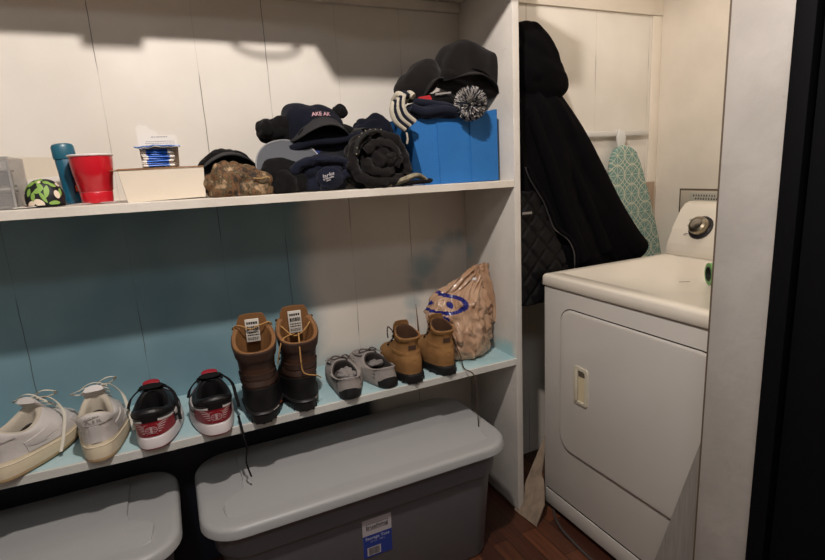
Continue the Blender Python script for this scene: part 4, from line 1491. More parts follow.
ankle_boot('tan suede ankle boot beside the grey moccasins', (-0.399, -0.330, topL(-.4) + .0005), radians(-2), 1)
ankle_boot('tan suede ankle boot beside the plastic bag, its lace hanging off the shelf', (-0.274, -0.330, topL(-.3) + .0005), radians(-6), -1)

# ================================================================= PLASTIC BAG
bag = thing('plastic_bag', 'crumpled tan plastic shopping bag with blue print, filled, beside the divider', 'bag', (-0.135, -0.150, topL(-.1) + .001))
BM = bag_mat()
nR, nA = 46, 200
Vb, Fb = [], []
zsamp = cat_rom([(0.0, 0.085, 0.080, -0.002, -0.01), (0.012, 0.105, 0.095, 0, -0.01), (0.05, 0.118, 0.106, 0.0, -0.01), (0.11, 0.122, 0.108, 0.002, -0.005), (0.17, 0.120, 0.100, 0.006, 0.0), (0.205, 0.114, 0.085, 0.014, 0.0),
                 (0.235, 0.092, 0.060, 0.034, 0.0), (0.262, 0.062, 0.040, 0.066, 0.0), (0.285, 0.040, 0.026, 0.086, -0.01), (0.318, 0.030, 0.020, 0.098, -0.014)], 9)
for i, (z, rx, ry, cx, cy) in enumerate(zsamp):
    for k in range(nA):
        a = 2 * pi * k / nA
        dx, dy_ = cos(a), sin(a)
        f = z / 0.31
        wr = abs(nz((dx * 1.6, dy_ * 1.6, z * 12), 1.8, 3)) * 0.7 + 0.45 * abs(nz((dx * 2.6, dy_ * 2.6, z * 20 + dx * 3), 2.0, 9))
        wr2 = nz((dx * 3, dy_ * 3, z * 30), 1.6, 5) * 0.3
        fine_ = abs(nz((dx * 5, dy_ * 5, z * 34), 1.6, 21)) + abs(nz((dx * 9 + z * 20, dy_ * 9, z * 50), 1.3, 23)) * .6 - .3
        k_ = 1 + (wr - 0.28 + wr2 * .5) * (0.24 + 0.22 * f) + fine_ * .045
        zz = z + 0.012 * nz((dx * 2, dy_ * 2, z * 10), 1.5, 12) * (1 if z > .02 else 0)
        x = cx + dx * rx * k_
        x = min(x, 0.131)
        Vb.append((x, cy + dy_ * ry * k_, max(zz, 0.0)))
for i in range(len(zsamp) - 1):
    for k in range(nA):
        Fb.append((i * nA + k, i * nA + (k + 1) % nA, (i + 1) * nA + (k + 1) % nA, (i + 1) * nA + k))
Fb.append(tuple(range(nA))[::-1])
Fb.append(tuple((len(zsamp) - 1) * nA + k for k in range(nA)))
pyd('bag_body', Vb, Fb, BM, bag, 50)


def ribbon(name, pts, wfn, m, parent, seed=0, wob=.006, acr=10):
    P = [Vector(p) for p in cat_rom(pts, 8)]
    V, F = [], []
    for i, p in enumerate(P):
        t_ = i / (len(P) - 1)
        d = (P[min(i + 1, len(P) - 1)] - P[max(i - 1, 0)]).normalized()
        s = d.cross(Vector((0.3, -1, 0.2))).normalized()
        n_ = d.cross(s)
        for k in range(acr + 1):
            q = (k / acr - .5)
            V.append(p + s * q * wfn(t_) + n_ * (wob * nz((q * 4, t_ * 5, seed), 2.0, seed) + wob * sin(q * 14 + t_ * 3)))
    for i in range(len(P) - 1):
        for k in range(acr):
            F.append((i * (acr + 1) + k, i * (acr + 1) + k + 1, (i + 1) * (acr + 1) + k + 1, (i + 1) * (acr + 1) + k))
    o = pyd(name, V, F, m, parent, 60)
    md = o.modifiers.new('solid', 'SOLIDIFY')
    md.thickness = 0.0012
    return o


ribbon('handle', [(-0.050, -0.03, 0.225), (-0.005, -0.035, 0.262), (0.040, -0.03, 0.292), (0.080, -0.02, 0.305), (0.105, -0.015, 0.300)], lambda t_: 0.045 - .012 * t_, BM, bag, 3)
ribbon('handle', [(0.120, -0.045, 0.10), (0.118, -0.05, 0.18), (0.108, -0.045, 0.25), (0.100, -0.035, 0.30), (0.092, -0.03, 0.325)], lambda t_: 0.055 - .02 * t_, BM, bag, 7)
lump('white_tissue', (0.020, 0.012, 0.018), mat('tissue_white', (220, 214, 210), .8), bag, (0.052, -0.022, 0.270), seed=6, amp=.006, fs=50, sub=3)

# dried flower stem leaning in the shelf corner behind the tan boots
tag(tube('peeled_wood_strip', [(-0.232, -0.012, 0.640), (-0.233, -0.010, 0.72), (-0.236, -0.0075, 0.79)], lambda t_: 0.007 * (1 - t_ * .8), mat('bare_wood', (116, 84, 56), .8), n=6, flat=.5),
    'small brown splinter of wood standing against wall behind tan boots', 'wood strip')

# ================================================================= UPPER SHELF GOODS
# clear bin at the frame edge
cb = thing('clear_bin', 'clear plastic bin of round grey items at left end of middle shelf', 'bin', (-1.485, -0.275, topU(-1.4) + .001))
clr = mat('clear_plastic', (168, 166, 164), 0.12)
b_ = clr.node_tree.nodes['Principled BSDF']
b_.inputs['Alpha'].default_value = 0.38
b_.inputs['Roughness'].default_value = 0.25


def walls_open(name, W, D, H, th, m, parent, tp=0.0):
    o_ = [(-tp, -tp), (W + tp, -tp), (W + tp, D + tp), (-tp, D + tp)]
    R = [[(a, b, 0.0) for a, b in ((0, 0), (W, 0), (W, D), (0, D))], [(a, b, H) for a, b in o_]]
    i_ = [(th - tp, th - tp), (W - th + tp, th - tp), (W - th + tp, D - th + tp), (th - tp, D - th + tp)]
    R += [[(a, b, H) for a, b in i_], [(a, b, th) for a, b in ((th, th), (W - th, th), (W - th, D - th), (th, D - th))]]
    return loft(name, R, m, parent, smooth=20)


walls_open('bin_walls', 0.125, 0.16, 0.118, 0.002, clr, cb)
box('bin_rim', (-0.002, -0.002, 0.112), (0.127, 0.0, 0.118), clr, cb)
box('bin_edge', (0.122, -0.0015, 0.002), (0.1262, 0.0025, 0.112), mat('frosted_edge', (150, 148, 146), .5), cb)
for i, (x, y, z) in enumerate(((-1.385, -0.225, 0.004), (-1.385, -0.225, 0.050), (-1.44, -0.225, 0.004), (-1.44, -0.22, 0.05))):
    k = thing('spool', ['grey round spool in the clear bin, lower one by its right wall', 'grey round spool in the clear bin, upper one by its right wall', 'grey round spool at the bottom of the clear bin, far left',
                        'grey round spool high in the clear bin, far left'][i], 'spool', (x, y, topU(-1.4) + z), 0, 'grey spools in the clear bin')
    lathe('flange', [(0.001, 0), (0.024, 0), (0.024, 0.005), (0.012, 0.006), (0.012, 0.034), (0.024, 0.035), (0.024, 0.040), (0.001, 0.040)], mat('spool_grey', (120, 116, 112), .5), k, 24)
    lathe('thread', [(0.0125, 0.006), (0.020, 0.008), (0.020, 0.032), (0.0125, 0.034)], mat('thread_dark', (80, 78, 80), .8), k, 24)
wt = topU(-1.3) + .0008
# pale folder standing at the wall, white card
tag(prism('paper_envelope', [(-1.44, wt), (-1.255, wt), (-1.235, wt + .122), (-1.44, wt + .130)], -0.020, -0.012, 1, mat('envelope_paper', (216, 204, 186), .7)),
    'cream envelope standing against the wall behind the floral case', 'envelope')
tag(prism('paper_envelope', [(-1.375, wt), (-1.262, wt), (-1.262, wt + .078), (-1.375, wt + .070)], -0.032, -0.025, 1, mat('paper_white', (224, 218, 208), .7)),
    'white paper sheet standing in front of the cream envelope', 'paper')
cd = thing('paper_card', 'small white card with red print lying beside the floral case', 'card', (-1.352, -0.245, wt + .0025), radians(14))
box('card', (-0.022, -0.03, 0), (0.022, 0.03, 0.0012), mat('paper_white', (224, 218, 208), .7), cd)
decal('red_print', *shapes([[(0, -.02), (.016, -.02), (.016, -.006), (0, -.006)]]), lambda a, b: (a, b, .0014), mat('red_print', (190, 80, 96), .7), cd)

# floral case
fc = thing('floral_case', 'round black case with green and cream leaf pattern', 'case', (-1.310, -0.225, wt))
FR = (0.0435, 0.040, 0.066)


def dome(az, el_, off=0.0):
    """az around from the camera side, el_ height angle"""
    c = cos(el_) ** 0.75
    x = sin(az) * c * (FR[0] + off)
    y = -cos(az) * c * (FR[1] + off)
    z = sin(el_) ** 0.95 * (FR[2] + off) if el_ > 0 else 0
    return (x, y, z)


rings = []
for i in range(14):
    e = 0.02 + (pi / 2 - 0.03) * i / 13
    sq = 0.9 + 0.1 * min(1, i / 3)
    rings.append([tuple(c * (sq if j < 2 else 1) for j, c in enumerate(dome(2 * pi * k / 40, e))) for k in range(40)])
loft('shell', rings, mat('black_satin', (20, 20, 26), .5), fc, smooth=80)
leafs = [(-0.75, .95, .40, .17, .2), (-0.30, 1.12, .36, .16, -.3), (-0.05, .82, .34, .15, -.7), (-0.72, .55, .22, .17, 1.3), (-0.15, .62, .36, .14, .3), (0.28, .58, .36, .16, 1.2), (0.42, 1.02, .36, .12, -.1),
         (0.75, .85, .32, .12, -.35), (-.45, .38, .22, .14, 1.5), (0.05, .35, .34, .10, -.9), (.55, .12, .36, .09, .0), (-1.15, .75, .30, .15, .6), (1.05, .5, .3, .12, .8), (0.0, 1.3, .35, .2, 0.)]
creams = [(-0.55, .12, .20, .10, .2), (-0.15, .15, .26, .12, -.3), (.78, .42, .16, .17, 1.2), (-.1, 1.05, .14, .08, 0), (1.2, .85, .18, .12, 0), (-1.2, .25, .2, .12, 1.)]


def case_fn(off):
    return lambda a, b: dome(a, max(0.03, min(b, pi / 2)), off)


decal('leaf_print', *fans([ell(a, b, l, h, r, 16, True) for a, b, l, h, r in [(q_[0], q_[1], q_[2] * .80, q_[3] * .86, q_[4]) for q_ in leafs]]), case_fn(.0012), mat('leaf_green', (132, 168, 78), .6), fc)
decal('petal_print', *fans([ell(a, b, l, h, r, 16) for a, b, l, h, r in creams]), case_fn(.0018), mat('petal_cream', (222, 206, 184), .6), fc)
tube('zip', [(-.04, -.008, .003), (-.03, -.030, .003), (0, -.0405, .003), (.03, -.030, .003), (.04, -.008, .003)], .0025, blk_pad, fc, 6)

# teal bottle
bt = thing('deodorant_bottle', 'tall teal plastic bottle standing behind the red cup', 'bottle', (-1.258, -0.150, wt + .001), (0, radians(-3), radians(12)))
teal_p = mat('teal_plastic', (20, 84, 108), .35, coat=.2)
teal_c = mat('teal_cap_plastic', (28, 92, 112), .38, coat=.2)
lathe('body', [(0.001, 0), (0.021, 0.0), (0.0235, 0.003), (0.024, 0.018), (0.022, 0.021), (0.022, 0.06), (0.0235, 0.112), (0.022, 0.114), (.001, .114)], teal_p, bt, 40, sx=1.0, sy=.62)
lathe('cap', [(0.020, 0.113), (0.0255, 0.1135), (0.026, 0.12), (0.0255, 0.143), (0.022, 0.149), (0.012, 0.152), (0.001, 0.152)], teal_c, bt, 40, sx=1.0, sy=.66)
lb_ = decal('dark_label', *poly2d([(.1, .025), (1.15, .025), (1.15, .104), (.1, .104)]), lambda a, b: (0.0232 * sin(a), -0.0232 * .62 * cos(a) - .0012, b), mat('label_navy', (16, 26, 50), .5), bt)
decal('orange_mark', *poly2d([(.25, .03), (.8, .03), (.8, .046), (.25, .046)]), lambda a, b: (0.0232 * sin(a), -0.0232 * .62 * cos(a) - .0020, b), mat('orange_print', (214, 88, 40), .5), lb_)
V, F = text_mesh('V', .02, .0004)
decal('letter', V, F, lambda a, b: (0.0232 * sin(.62 + a * 40), -0.0232 * .62 * cos(.62 + a * 40) - .0020, b + .066), mat('print_white', (220, 220, 220), .5), lb_)
V, F = text_mesh('OLD', .009, .0002)
decal('lettering', V, F, lambda a, b: (0.0232 * sin(.62 + a * 40), -0.0232 * .62 * cos(.62 + a * 40) - .0020, b + .09), mat('print_white', (220, 220, 220), .5), lb_)

# red cup
rc = thing('party_cup', 'red plastic party cup with white inside on the middle shelf', 'cup', (-1.203, -0.200, wt + .0006))
redp = mat('red_plastic', (196, 24, 40), .28, coat=.3)
whp = mat('white_cup_inside', (232, 222, 220), .4)
lathe('cup_body', [(0.001, 0.003), (0.031, 0.003), (0.032, 0.0), (0.0345, 0.0), (0.0355, 0.004), (0.0375, 0.026), (0.0365, 0.0275), (0.0385, 0.030), (0.0432, 0.066), (0.0445, 0.068), (0.0455, 0.080), (0.0460, 0.082), (0.0478, 0.100), (0.0480, 0.1165)], redp, rc, 56, cap=True)
lathe('rim', [(0.0478, 0.1150), (0.0505, 0.1158), (0.0512, 0.118), (0.0500, 0.1200), (0.0478, 0.1198), (0.0470, 0.117), (0.0472, 0.115)], whp, rc, 56, cap=False)
lathe('inside', [(0.0474, 0.117), (0.044, 0.08), (0.0335, 0.0055), (0.001, 0.005)], whp, rc, 56, cap=False)
for i, (x, y, rz_) in enumerate(((-1.232, -0.262, .2), (-1.175, -0.258, -.1))):
    tag(box('plastic_strip', (x - .018, y - .003, wt + .0004), (x + .018, y + .003, wt + .003), mat('clear_strip', (176, 160, 156), .3), bev=.0008), ['thin clear plastic strip at the foot of the red cup, left side', 'thin clear plastic strip at the foot of the red cup, right side'][i], 'strip', 'plastic strips by the cup')

# white carton
ct = thing('white_carton', 'flat white carton with brown edges carrying the cotton swabs', 'box', (-1.133, -0.262, topU(-1.05) + .0006))
cardw = mat('white_card', (220, 208, 190), .65, var=.03, vs=10)
cardb = mat('brown_card_edge', (150, 112, 76), .8)
cardi = mat('brown_card_side', (176, 148, 130), .8)
Wc = 0.184
Fv = [(0, 0, 0), (Wc, 0, 0.002), (Wc + .004, 0, 0.079), (-0.012, 0, 0.079), (0, 0.105, 0), (Wc, 0.105, 0.002), (Wc + .004, 0.105, 0.081), (-0.012, 0.105, 0.082)]
pyd('carton', Fv, [(0, 1, 2, 3), (4, 5, 6, 7), (0, 3, 7, 4), (1, 2, 6, 5), (0, 1, 5, 4), (3, 2, 6, 7)], cardw, ct, smooth=0)
pyd('lid', [(-0.016, -.002, 0.0795), (Wc + .004, -.002, 0.0795), (Wc + .006, 0.107, 0.0830), (-0.016, 0.107, 0.0840), (-0.016, -.002, 0.0815), (Wc + .004, -.002, 0.0820), (Wc + .006, 0.107, 0.0850), (-0.016, 0.107, 0.0860)],
    [(0, 1, 2, 3), (4, 5, 6, 7), (0, 1, 5, 4), (1, 2, 6, 5), (2, 3, 7, 6), (3, 0, 4, 7)], cardb, ct, smooth=0)
box('flap', (-0.030, 0.01, 0.0795), (-0.012, 0.09, 0.081), cardb, ct)
pyd('side_flap', [(-0.0125, 0.002, 0.078), (-0.001, 0.002, 0.002), (-0.001, 0.10, 0.002), (-0.0125, 0.10, 0.078), (-0.030, 0.004, 0.008), (-0.030, 0.10, 0.008)],
    [(0, 1, 2, 3)], cardi, ct, smooth=0)

# cotton swabs
swx, swy, swz = -1.075, -0.235, topU(-1.05) + 0.0835
sw_ = thing('cotton_swab_pack', 'open pack with torn cardboard back, holding the cotton swabs', 'package', (swx, swy, swz + .002))
prism('backing_card', [(-0.014, 0.0), (0.076, 0.0), (0.079, 0.078), (0.074, 0.083), (0.034, 0.083), (0.030, 0.092), (0.016, 0.098), (0.008, 0.108), (-0.008, 0.110), (-0.017, 0.104), (-0.016, 0.05)], 0.050, 0.0515, 1, mat('card_white_back', (226, 220, 210), .6), sw_)
ln = []
rnd = random.Random(2)
for r_, (b, h_) in enumerate(((.077, .0022), (.066, .0014), (.061, .0014), (.056, .0014), (.051, .0012))):
    a = 0.0 + rnd.uniform(0, .004) + (0.012 if r_ == 0 else 0)
    lim = 0.052 if r_ == 0 else .070
    while a < lim:
        w2 = rnd.uniform(.002, .007)
        ln.append([(a, b), (a + w2, b), (a + w2, b + h_), (a, b + h_)])
        a += w2 + .0012
decal('card_print', *shapes(ln), lambda a, b: (a, .0496, b), mat('print_grey', (150, 146, 146), .7), sw_)
tray = mat('blister_plastic', (206, 212, 220), .2)
tray.node_tree.nodes['Principled BSDF'].inputs['Alpha'].default_value = .35
pyd('blister', [(-0.010, 0.0, 0.0), (0.066, 0.0, 0.0), (0.072, -.006, 0.050), (-0.016, -.006, 0.050), (-0.010, 0.048, 0.0), (0.066, 0.048, 0.0), (0.072, 0.048, 0.050), (-0.016, 0.048, 0.050)],
    [(0, 3, 7, 4), (1, 2, 6, 5)], tray, sw_, smooth=0)
fl = []
for i in range(21):
    a = -0.026 + 0.108 * i / 20
    zz = 0.053 + 0.0045 * nz((a, 0, 0), 60, 2)
    fl.append([(a, -0.012 + .003 * nz((a, 3, 0), 80, 1), zz - .003), (a, -0.010, zz), (a, 0.047, zz + .0005), (a, 0.047, zz - .0012), (a, -0.006, zz - .002)])
loft('film_edge', fl, mat('blue_film', (52, 92, 160), .35), sw_)
blue_s = mat('blue_swab_stick', (30, 112, 220), .4)
cot = mat('cotton', (232, 226, 218), .95)
proto = None
cnt = 0
rnd = random.Random(11)
for row in range(8):
    for col in range(4):
        x0 = swx + 0.026 + rnd.uniform(-.0025, .0025)
        y0 = swy + 0.006 + col * 0.011 + (row % 2) * .004
        z0 = swz + .0055 + row * 0.0056
        if proto is None:
            proto = thing('cotton_swab', 'x', 'cotton swab', (x0, y0, z0))
            o = lathe('stick', [(0.001, -0.030), (0.0018, -0.030), (0.0018, 0.030), (0.001, 0.030)], blue_s, proto, 8)
            o.data.transform(Matrix.Rotation(pi / 2, 4, 'Y'))
            for sg in (-1, 1):
                o = lathe('cotton_tip', [(0.0005, sg * .024), (0.0026, sg * .026), (0.0031, sg * .031), (0.0026, sg * .036), (0.0006, sg * .0385)], cot, proto, 8)
                o.data.transform(Matrix.Rotation(pi / 2, 4, 'Y'))
            cur = proto
        else:
            cur = proto.copy()
            COL.objects.link(cur)
            cur.location = (x0, y0, z0)
            for ch in list(proto.children):
                c = ch.copy()
                COL.objects.link(c)
                c.parent = cur
        cur.rotation_euler = (0, rnd.uniform(-.03, .03), rnd.uniform(-.05, .05))
        tag(cur, 'blue cotton swab with white tips lying in the open pack', 'cotton swab', 'cotton swabs in the open pack')

# ---- headwear
blk_c = mat('black_cloth', (20, 19, 20), .95, spec=.1, var=.15, vs=60, bump=.2, bs=400, sheen=.05)
blk_w = mat('black_wool', (27, 24, 24), .95, spec=.1, bump=.3, bs=300, sheen=.1)
navy_c = mat('navy_cloth', (21, 23, 34), .95, spec=.1, bump=.2, bs=300, sheen=.05)
navy_k = mat('navy_knit', (25, 28, 42), .95, spec=.1, bump=.4, bs=400, sheen=.1)
grey_brim = mat('grey_brim', (84, 86, 92), .85)
dark_grey = mat('dark_grey_cloth', (40, 39, 41), .9)
cream_y = mat('cream_yarn', (184, 176, 160), .95, bump=.4, bs=400)


def cap_crown(r, h, m, parent, seed=0, dent=.15, amp=.006):
    def fn(q):
        if q.z < 0:
            q.z *= .15
        return q
    return lump('crown', (r[0], r[1], h), m, parent, seed=seed, amp=amp, fs=12, pw=2.3, fn=fn)


def cap_brim(name, R, length, halfang, drop, m, parent, th=.003, y0=0.0, z0=0.0, tilt=0.0, base_r=(1, 1)):
    """curved peak projecting towards -y, arched down at its sides"""
    top, V, F = [], [], []
    nu, nv = 28, 8
    for layer in (0, 1):
        for j in range(nv + 1):
            f = j / nv
            for i in range(nu + 1):
                a = -halfang + 2 * halfang * i / nu
                e = cos(a / halfang * pi / 2) ** .45
                r = R * base_r[0] + 0
                x = sin(a) * (R * base_r[0] + length * .10 * f)
                y = -cos(a) * R * base_r[1] - length * f * e
                z = -drop * (x / R) ** 2 - tilt * (length * f * e) - layer * th
                V.append((x, y + y0, z + z0))
    w_ = nu + 1
    N_ = (nv + 1) * w_
    for j in range(nv):
        for i in range(nu):
            F.append((j * w_ + i, j * w_ + i + 1, (j + 1) * w_ + i + 1, (j + 1) * w_ + i))
            F.append((N_ + j * w_ + i, N_ + (j + 1) * w_ + i, N_ + (j + 1) * w_ + i + 1, N_ + j * w_ + i + 1))
    for i in range(nu):
        F.append((nv * w_ + i, nv * w_ + i + 1, N_ + nv * w_ + i + 1, N_ + nv * w_ + i))
        F.append((i, N_ + i, N_ + i + 1, i + 1))
    for j in range(nv):
        F.append((j * w_, (j + 1) * w_, N_ + (j + 1) * w_, N_ + j * w_))
        F.append((j * w_ + nu, N_ + j * w_ + nu, N_ + (j + 1) * w_ + nu, (j + 1) * w_ + nu))
    return pyd(name, V, F, m, parent, 40)


def hat_text(s, size, fn, m, parent, name='lettering', bold=.0003):
    V, F = text_mesh(s, size, bold)
    return decal(name, V, F, fn, m, parent)


zt = topU(-.8) + .0005
# black mesh cap lying brim up, furthest left of the pile
c1 = thing('baseball_cap', 'black mesh cap with curved peak beside the white carton', 'cap', (-0.872, -0.150, zt + .012), (0, 0, 0))
lump('crown', (0.085, 0.070, 0.085), blk_c, c1, (0, 0, 0.035), seed=2, amp=.008, fs=14, flat=0.0, pw=2.2)
bx = cap_brim('brim', 0.080, 0.060, 1.25, 0.045, dark_grey, c1, z0=0.108, y0=.020, tilt=.12)
lump('sweatband', (0.072, 0.040, 0.030), dark_grey, c1, (-0.01, -0.03, 0.055), seed=5, amp=.004, fs=20, sub=4)
# camouflage cap
c2 = thing('camouflage_cap', 'crumpled brown camouflage cap at front of the shelf beside the carton', 'cap', (-0.862, -0.252, zt), 0)
cm = camo_mat()
lump('crown', (0.078, 0.048, 0.062), cm, c2, (-0.012, 0, 0.030), (0, radians(-8), 0), seed=21, amp=.014, fs=15, flat=0.0, pw=2.2)
lump('peak', (0.052, 0.040, 0.046), cm, c2, (0.048, -0.004, 0.026), (0, radians(24), 0), seed=27, amp=.010, fs=20, flat=0.0, sub=4)
tube('strap', [(0.035, -.046, 0.046), (.055, -.050, .044), (0.070, -.050, 0.048), (.078, -.048, .044)], .0018, mat('tan_strap', (170, 140, 92), .8), c2, 6)
# cap with pale grey peak
c3 = thing('grey_brim_cap', 'black cap with pale grey peak tipped up, right of the camouflage cap', 'cap', (-0.712, -0.205, zt), 0)
lump('crown', (0.085, 0.060, 0.062), blk_c, c3, (-0.02, -0.02, 0.030), seed=31, amp=.008, fs=14, flat=0.0)
# half-disc peak standing up, slightly leaning back, rounded edge
pk = []
for k in range(25):
    a = pi * k / 24
    pk.append((0.094 * cos(a), 0.066 + 0.082 * sin(a) ** .85 * (1 if True else 0)))
rings = []
for (k_, yy) in ((1.0, 0.006), (1.0, 0.003), (0.985, 0.0)):
    rings.append([(x * k_, yy - 0.035 * (1 - (x / .09) ** 2) * 0 - .030 * (abs(x) / .09) ** 2 + (z - .06) * .30, 0.055 + (z - 0.055) * k_) for x, z in pk])
brim3 = loft('peak', rings, grey_brim, c3, smooth=50)
tube('piping', [(x, -.030 * (abs(x) / .09) ** 2 + (z - .06) * .30 + .002, z + .001) for x, z in pk], .0022, mat('light_piping', (150, 150, 152), .8), c3, 6, sub=1)
lump('side_panel', (0.040, 0.045, 0.045), blk_c, c3, (-0.028, -0.055, 0.020), seed=35, amp=.006, fs=20, flat=0.0, sub=4)
# navy folded beanie
c4 = thing('folded_beanie', 'folded navy beanie with small white lettering at front of pile', 'hat', (-0.624, -0.240, zt), 0)
c4.scale = (1, 1, .86)
lump('knit_body', (0.078, 0.050, 0.058), navy_k, c4, (0.0, 0.01, 0.040), seed=41, amp=.010, fs=12, flat=0.0, pw=2.6)
tube('cuff', [(-0.085, -0.02, 0.060), (-0.070, -0.035, 0.085), (-0.03, -0.040, 0.098), (0.02, -0.038, 0.098), (0.060, -0.035, 0.088), (0.072, -0.035, 0.060), (0.045, -0.040, 0.040), (0.02, -0.045, 0.018), (-.02, -.045, .014)], lambda t_: .017 - .003 * t_, navy_k, c4, 16, sub=9, wob=.004)
tube('cuff', [(-0.060, -0.020, 0.078), (-0.02, -0.03, 0.076), (0.03, -0.035, 0.070), (0.045, -0.035, 0.060)], .013, navy_k, c4, 16, sub=9, wob=.004)
lump('front_fold', (0.042, 0.018, 0.036), navy_k, c4, (0.012, -0.045, 0.038), (0, radians(12), 0), seed=43, amp=.004, fs=20, flat=0.0, sub=4)
for s_, b, sz in (('larks', .050, .016), ('tribute', .040, .010), ('one', .033, .007)):
    V, F = text_mesh(s_, sz, .0002)
    decal('lettering', [(a * 1.15, c) for a, c in V], F, lambda a, c, b=b: (a - .004 + b * .1, -0.0672 - .002 * cos(a * 30) + (b - .04) * .05, c + b + a * .30), mat('thread_white', (186, 182, 184), .8), c4)
# black glove-like hat bundle up left
c5 = thing('knit_hat', 'black crumpled knit hat resting on top of the grey-brim cap', 'hat', (-0.700, -0.130, zt + .134), (0, radians(4), 0))
lump('knit_body', (0.072, 0.060, 0.038), blk_c, c5, (0.0, 0, 0.040), seed=51, amp=.012, fs=13, pw=2.2)
lump('fold', (0.030, 0.045, 0.030), blk_c, c5, (-0.055, -0.015, 0.045), seed=53, amp=.006, fs=20, sub=4)
# supporting navy hat with blue pattern underneath
c6 = thing('patterned_beanie', 'dark navy beanie with blue pattern in the middle of the pile', 'hat', (-0.585, -0.140, zt), 0)
m6 = mat('navy_blue_pattern', (18, 20, 32), .9)
N6 = NT(m6)
f6, _ = N6.noise(34.0, 2)
N6.link(N6.mix(N6.ss(f6, .60, .64), lin((17, 18, 26)), lin((34, 58, 130))), N6.b.inputs['Base Color'])
lump('knit_body', (0.115, 0.070, 0.080), m6, c6, (0.0, 0.0, 0.085), seed=61, amp=.012, fs=10, flat=0.0, pw=2.6)
tube('cuff', [(-0.11, -0.05, 0.120), (-0.05, -0.070, 0.138), (0.02, -0.075, 0.140), (0.08, -0.065, 0.150), (0.115, -0.04, 0.160)], .013, navy_c, c6, 12)
# navy cap on top with black peak
c7 = thing('baseball_cap', 'navy cap with small pink lettering on top of the hat pile', 'cap', (-0.600, -0.150, zt + .158), (radians(14), 0, radians(4)))
lump('crown', (0.096, 0.082, 0.072), navy_c, c7, (-0.008, 0.02, 0.018), (0, radians(3), 0), seed=71, amp=.010, fs=9, pw=2.6, flat=-.02)
cap_brim('brim', 0.094, 0.050, 1.45, 0.066, dark_grey, c7, z0=0.068, y0=.014, tilt=.30, base_r=(1.0, .72))
lump('sweatband', (0.080, 0.02, 0.040), blk_c, c7, (0.0, -0.052, 0.010), seed=72, amp=.001, sub=4)
lump('back_fold', (0.022, 0.024, 0.020), blk_c, c7, (0.070, 0.0, 0.074), seed=73, amp=.004, fs=30, sub=4)
hat_text('AKE AK', .0165, lambda a, b: (a - .012, -0.064 + .5 * b + 2.0 * a * a, .0755 + b * .8 - 2.5 * a * a), mat('pink_thread', (190, 150, 156), .8), c7)
box('side_tag', (0.0900, -0.052, 0.004), (0.0916, -0.048, 0.018), mat('tag_white', (200, 198, 196), .7), c7)
# second cap peak behind to the right
c8 = thing('peaked_cap', 'dark cap whose peak pokes out right under the lettered navy cap', 'cap', (-0.520, -0.120, zt + .150), (0, radians(6), 0))
lump('crown', (0.060, 0.060, 0.030), blk_c, c8, (-.01, 0.0, 0.012), seed=81, amp=.006, fs=14, sub=4)
cap_brim('brim', 0.050, 0.040, 1.2, 0.020, dark_grey, c8, z0=0.030, y0=0)
c8.rotation_euler = (0, radians(8), radians(60))
# navy hat at right of the pile
c9 = thing('knit_hat', 'navy knit hat beside the blue fabric bin, behind the rolled black beanie', 'hat', (-0.405, -0.110, topU(-.4) + .0005), 0)
lump('knit_body', (0.088, 0.070, 0.115), navy_c, c9, (0.0, 0.0, 0.110), seed=91, amp=.014, fs=12, flat=0.0, pw=2.4)
box('blue_tag', (-0.082, -0.060, 0.150), (-0.070, -0.056, 0.160), mat('tag_blue', (60, 100, 200), .6), c9)
# rolled black beanie with camo trim in front
cA = thing('rolled_beanie', 'rolled black beanie with olive patterned trim at the shelf edge', 'hat', (-0.455, -0.245, topU(-.45) + .0005), 0)
lump('knit_body', (0.096, 0.055, 0.080), blk_w, cA, (0.0, 0.01, 0.072), seed=101, amp=.012, fs=11, flat=0.0, pw=2.5)
tube('roll', [(-0.050, -0.052, 0.105), (-0.020, -0.058, 0.125), (0.025, -0.058, 0.120), (0.050, -0.056, 0.092), (0.040, -0.056, 0.060)], .016, blk_w, cA, 16, sub=9, wob=.006)
tube('roll', [(-0.055, -0.054, 0.085), (-0.045, -0.060, 0.058), (-0.010, -0.062, 0.044), (0.030, -0.060, 0.048)], .017, blk_w, cA, 16, sub=9, wob=.006)
lump('inner_fold', (0.044, 0.022, 0.036), blk_w, cA, (-0.004, -0.050, 0.084), (0, radians(20), 0), seed=105, amp=.010, fs=26, sub=4)
lump('inner_fold', (0.024, 0.016, 0.018), blk_w, cA, (0.026, -0.062, 0.084), (0, radians(-30), 0), seed=107, amp=.006, fs=30, sub=4)
tube('outer_roll', [(-0.035, -0.045, 0.150), (-0.070, -0.048, 0.125), (-0.088, -0.05, 0.085), (-0.080, -0.055, 0.045), (-0.045, -0.060, 0.022), (0.01, -0.062, 0.016), (0.06, -0.058, 0.022)], lambda t_: .017, blk_w, cA, 16, sub=9, wob=.006)
tube('outer_roll', [(-0.035, -0.03, 0.145), (0.02, -0.03, 0.150), (0.060, -0.030, 0.130), (0.085, -0.030, 0.085), (0.088, -0.035, 0.050), (0.08, -.04, .03)], lambda t_: .016, blk_w, cA, 16, sub=9, wob=.006)
tube('dotted_edge', [(-0.083, -0.062, 0.100), (-0.075, -0.066, 0.132), (-0.050, -0.066, 0.155), (-0.020, -0.060, 0.163), (0.0, -.055, .160)], .007, mat('dotted_trim', (26, 25, 24), .9), cA, 8)
for k in range(9):
    t_ = k / 8
    p = Vector((-0.083, -0.068, 0.100)).lerp(Vector((0.0, -.060, .166)), t_) + Vector((-.022 * sin(pi * t_) * .9, -.003, .024 * sin(pi * t_)))
    bm = bmesh.new()
    bmesh.ops.create_icosphere(bm, subdivisions=1, radius=.0022, matrix=Matrix.Translation(p))
    frombm('trim_dot', bm, mat('dot_light', (150, 140, 122), .8), cA)
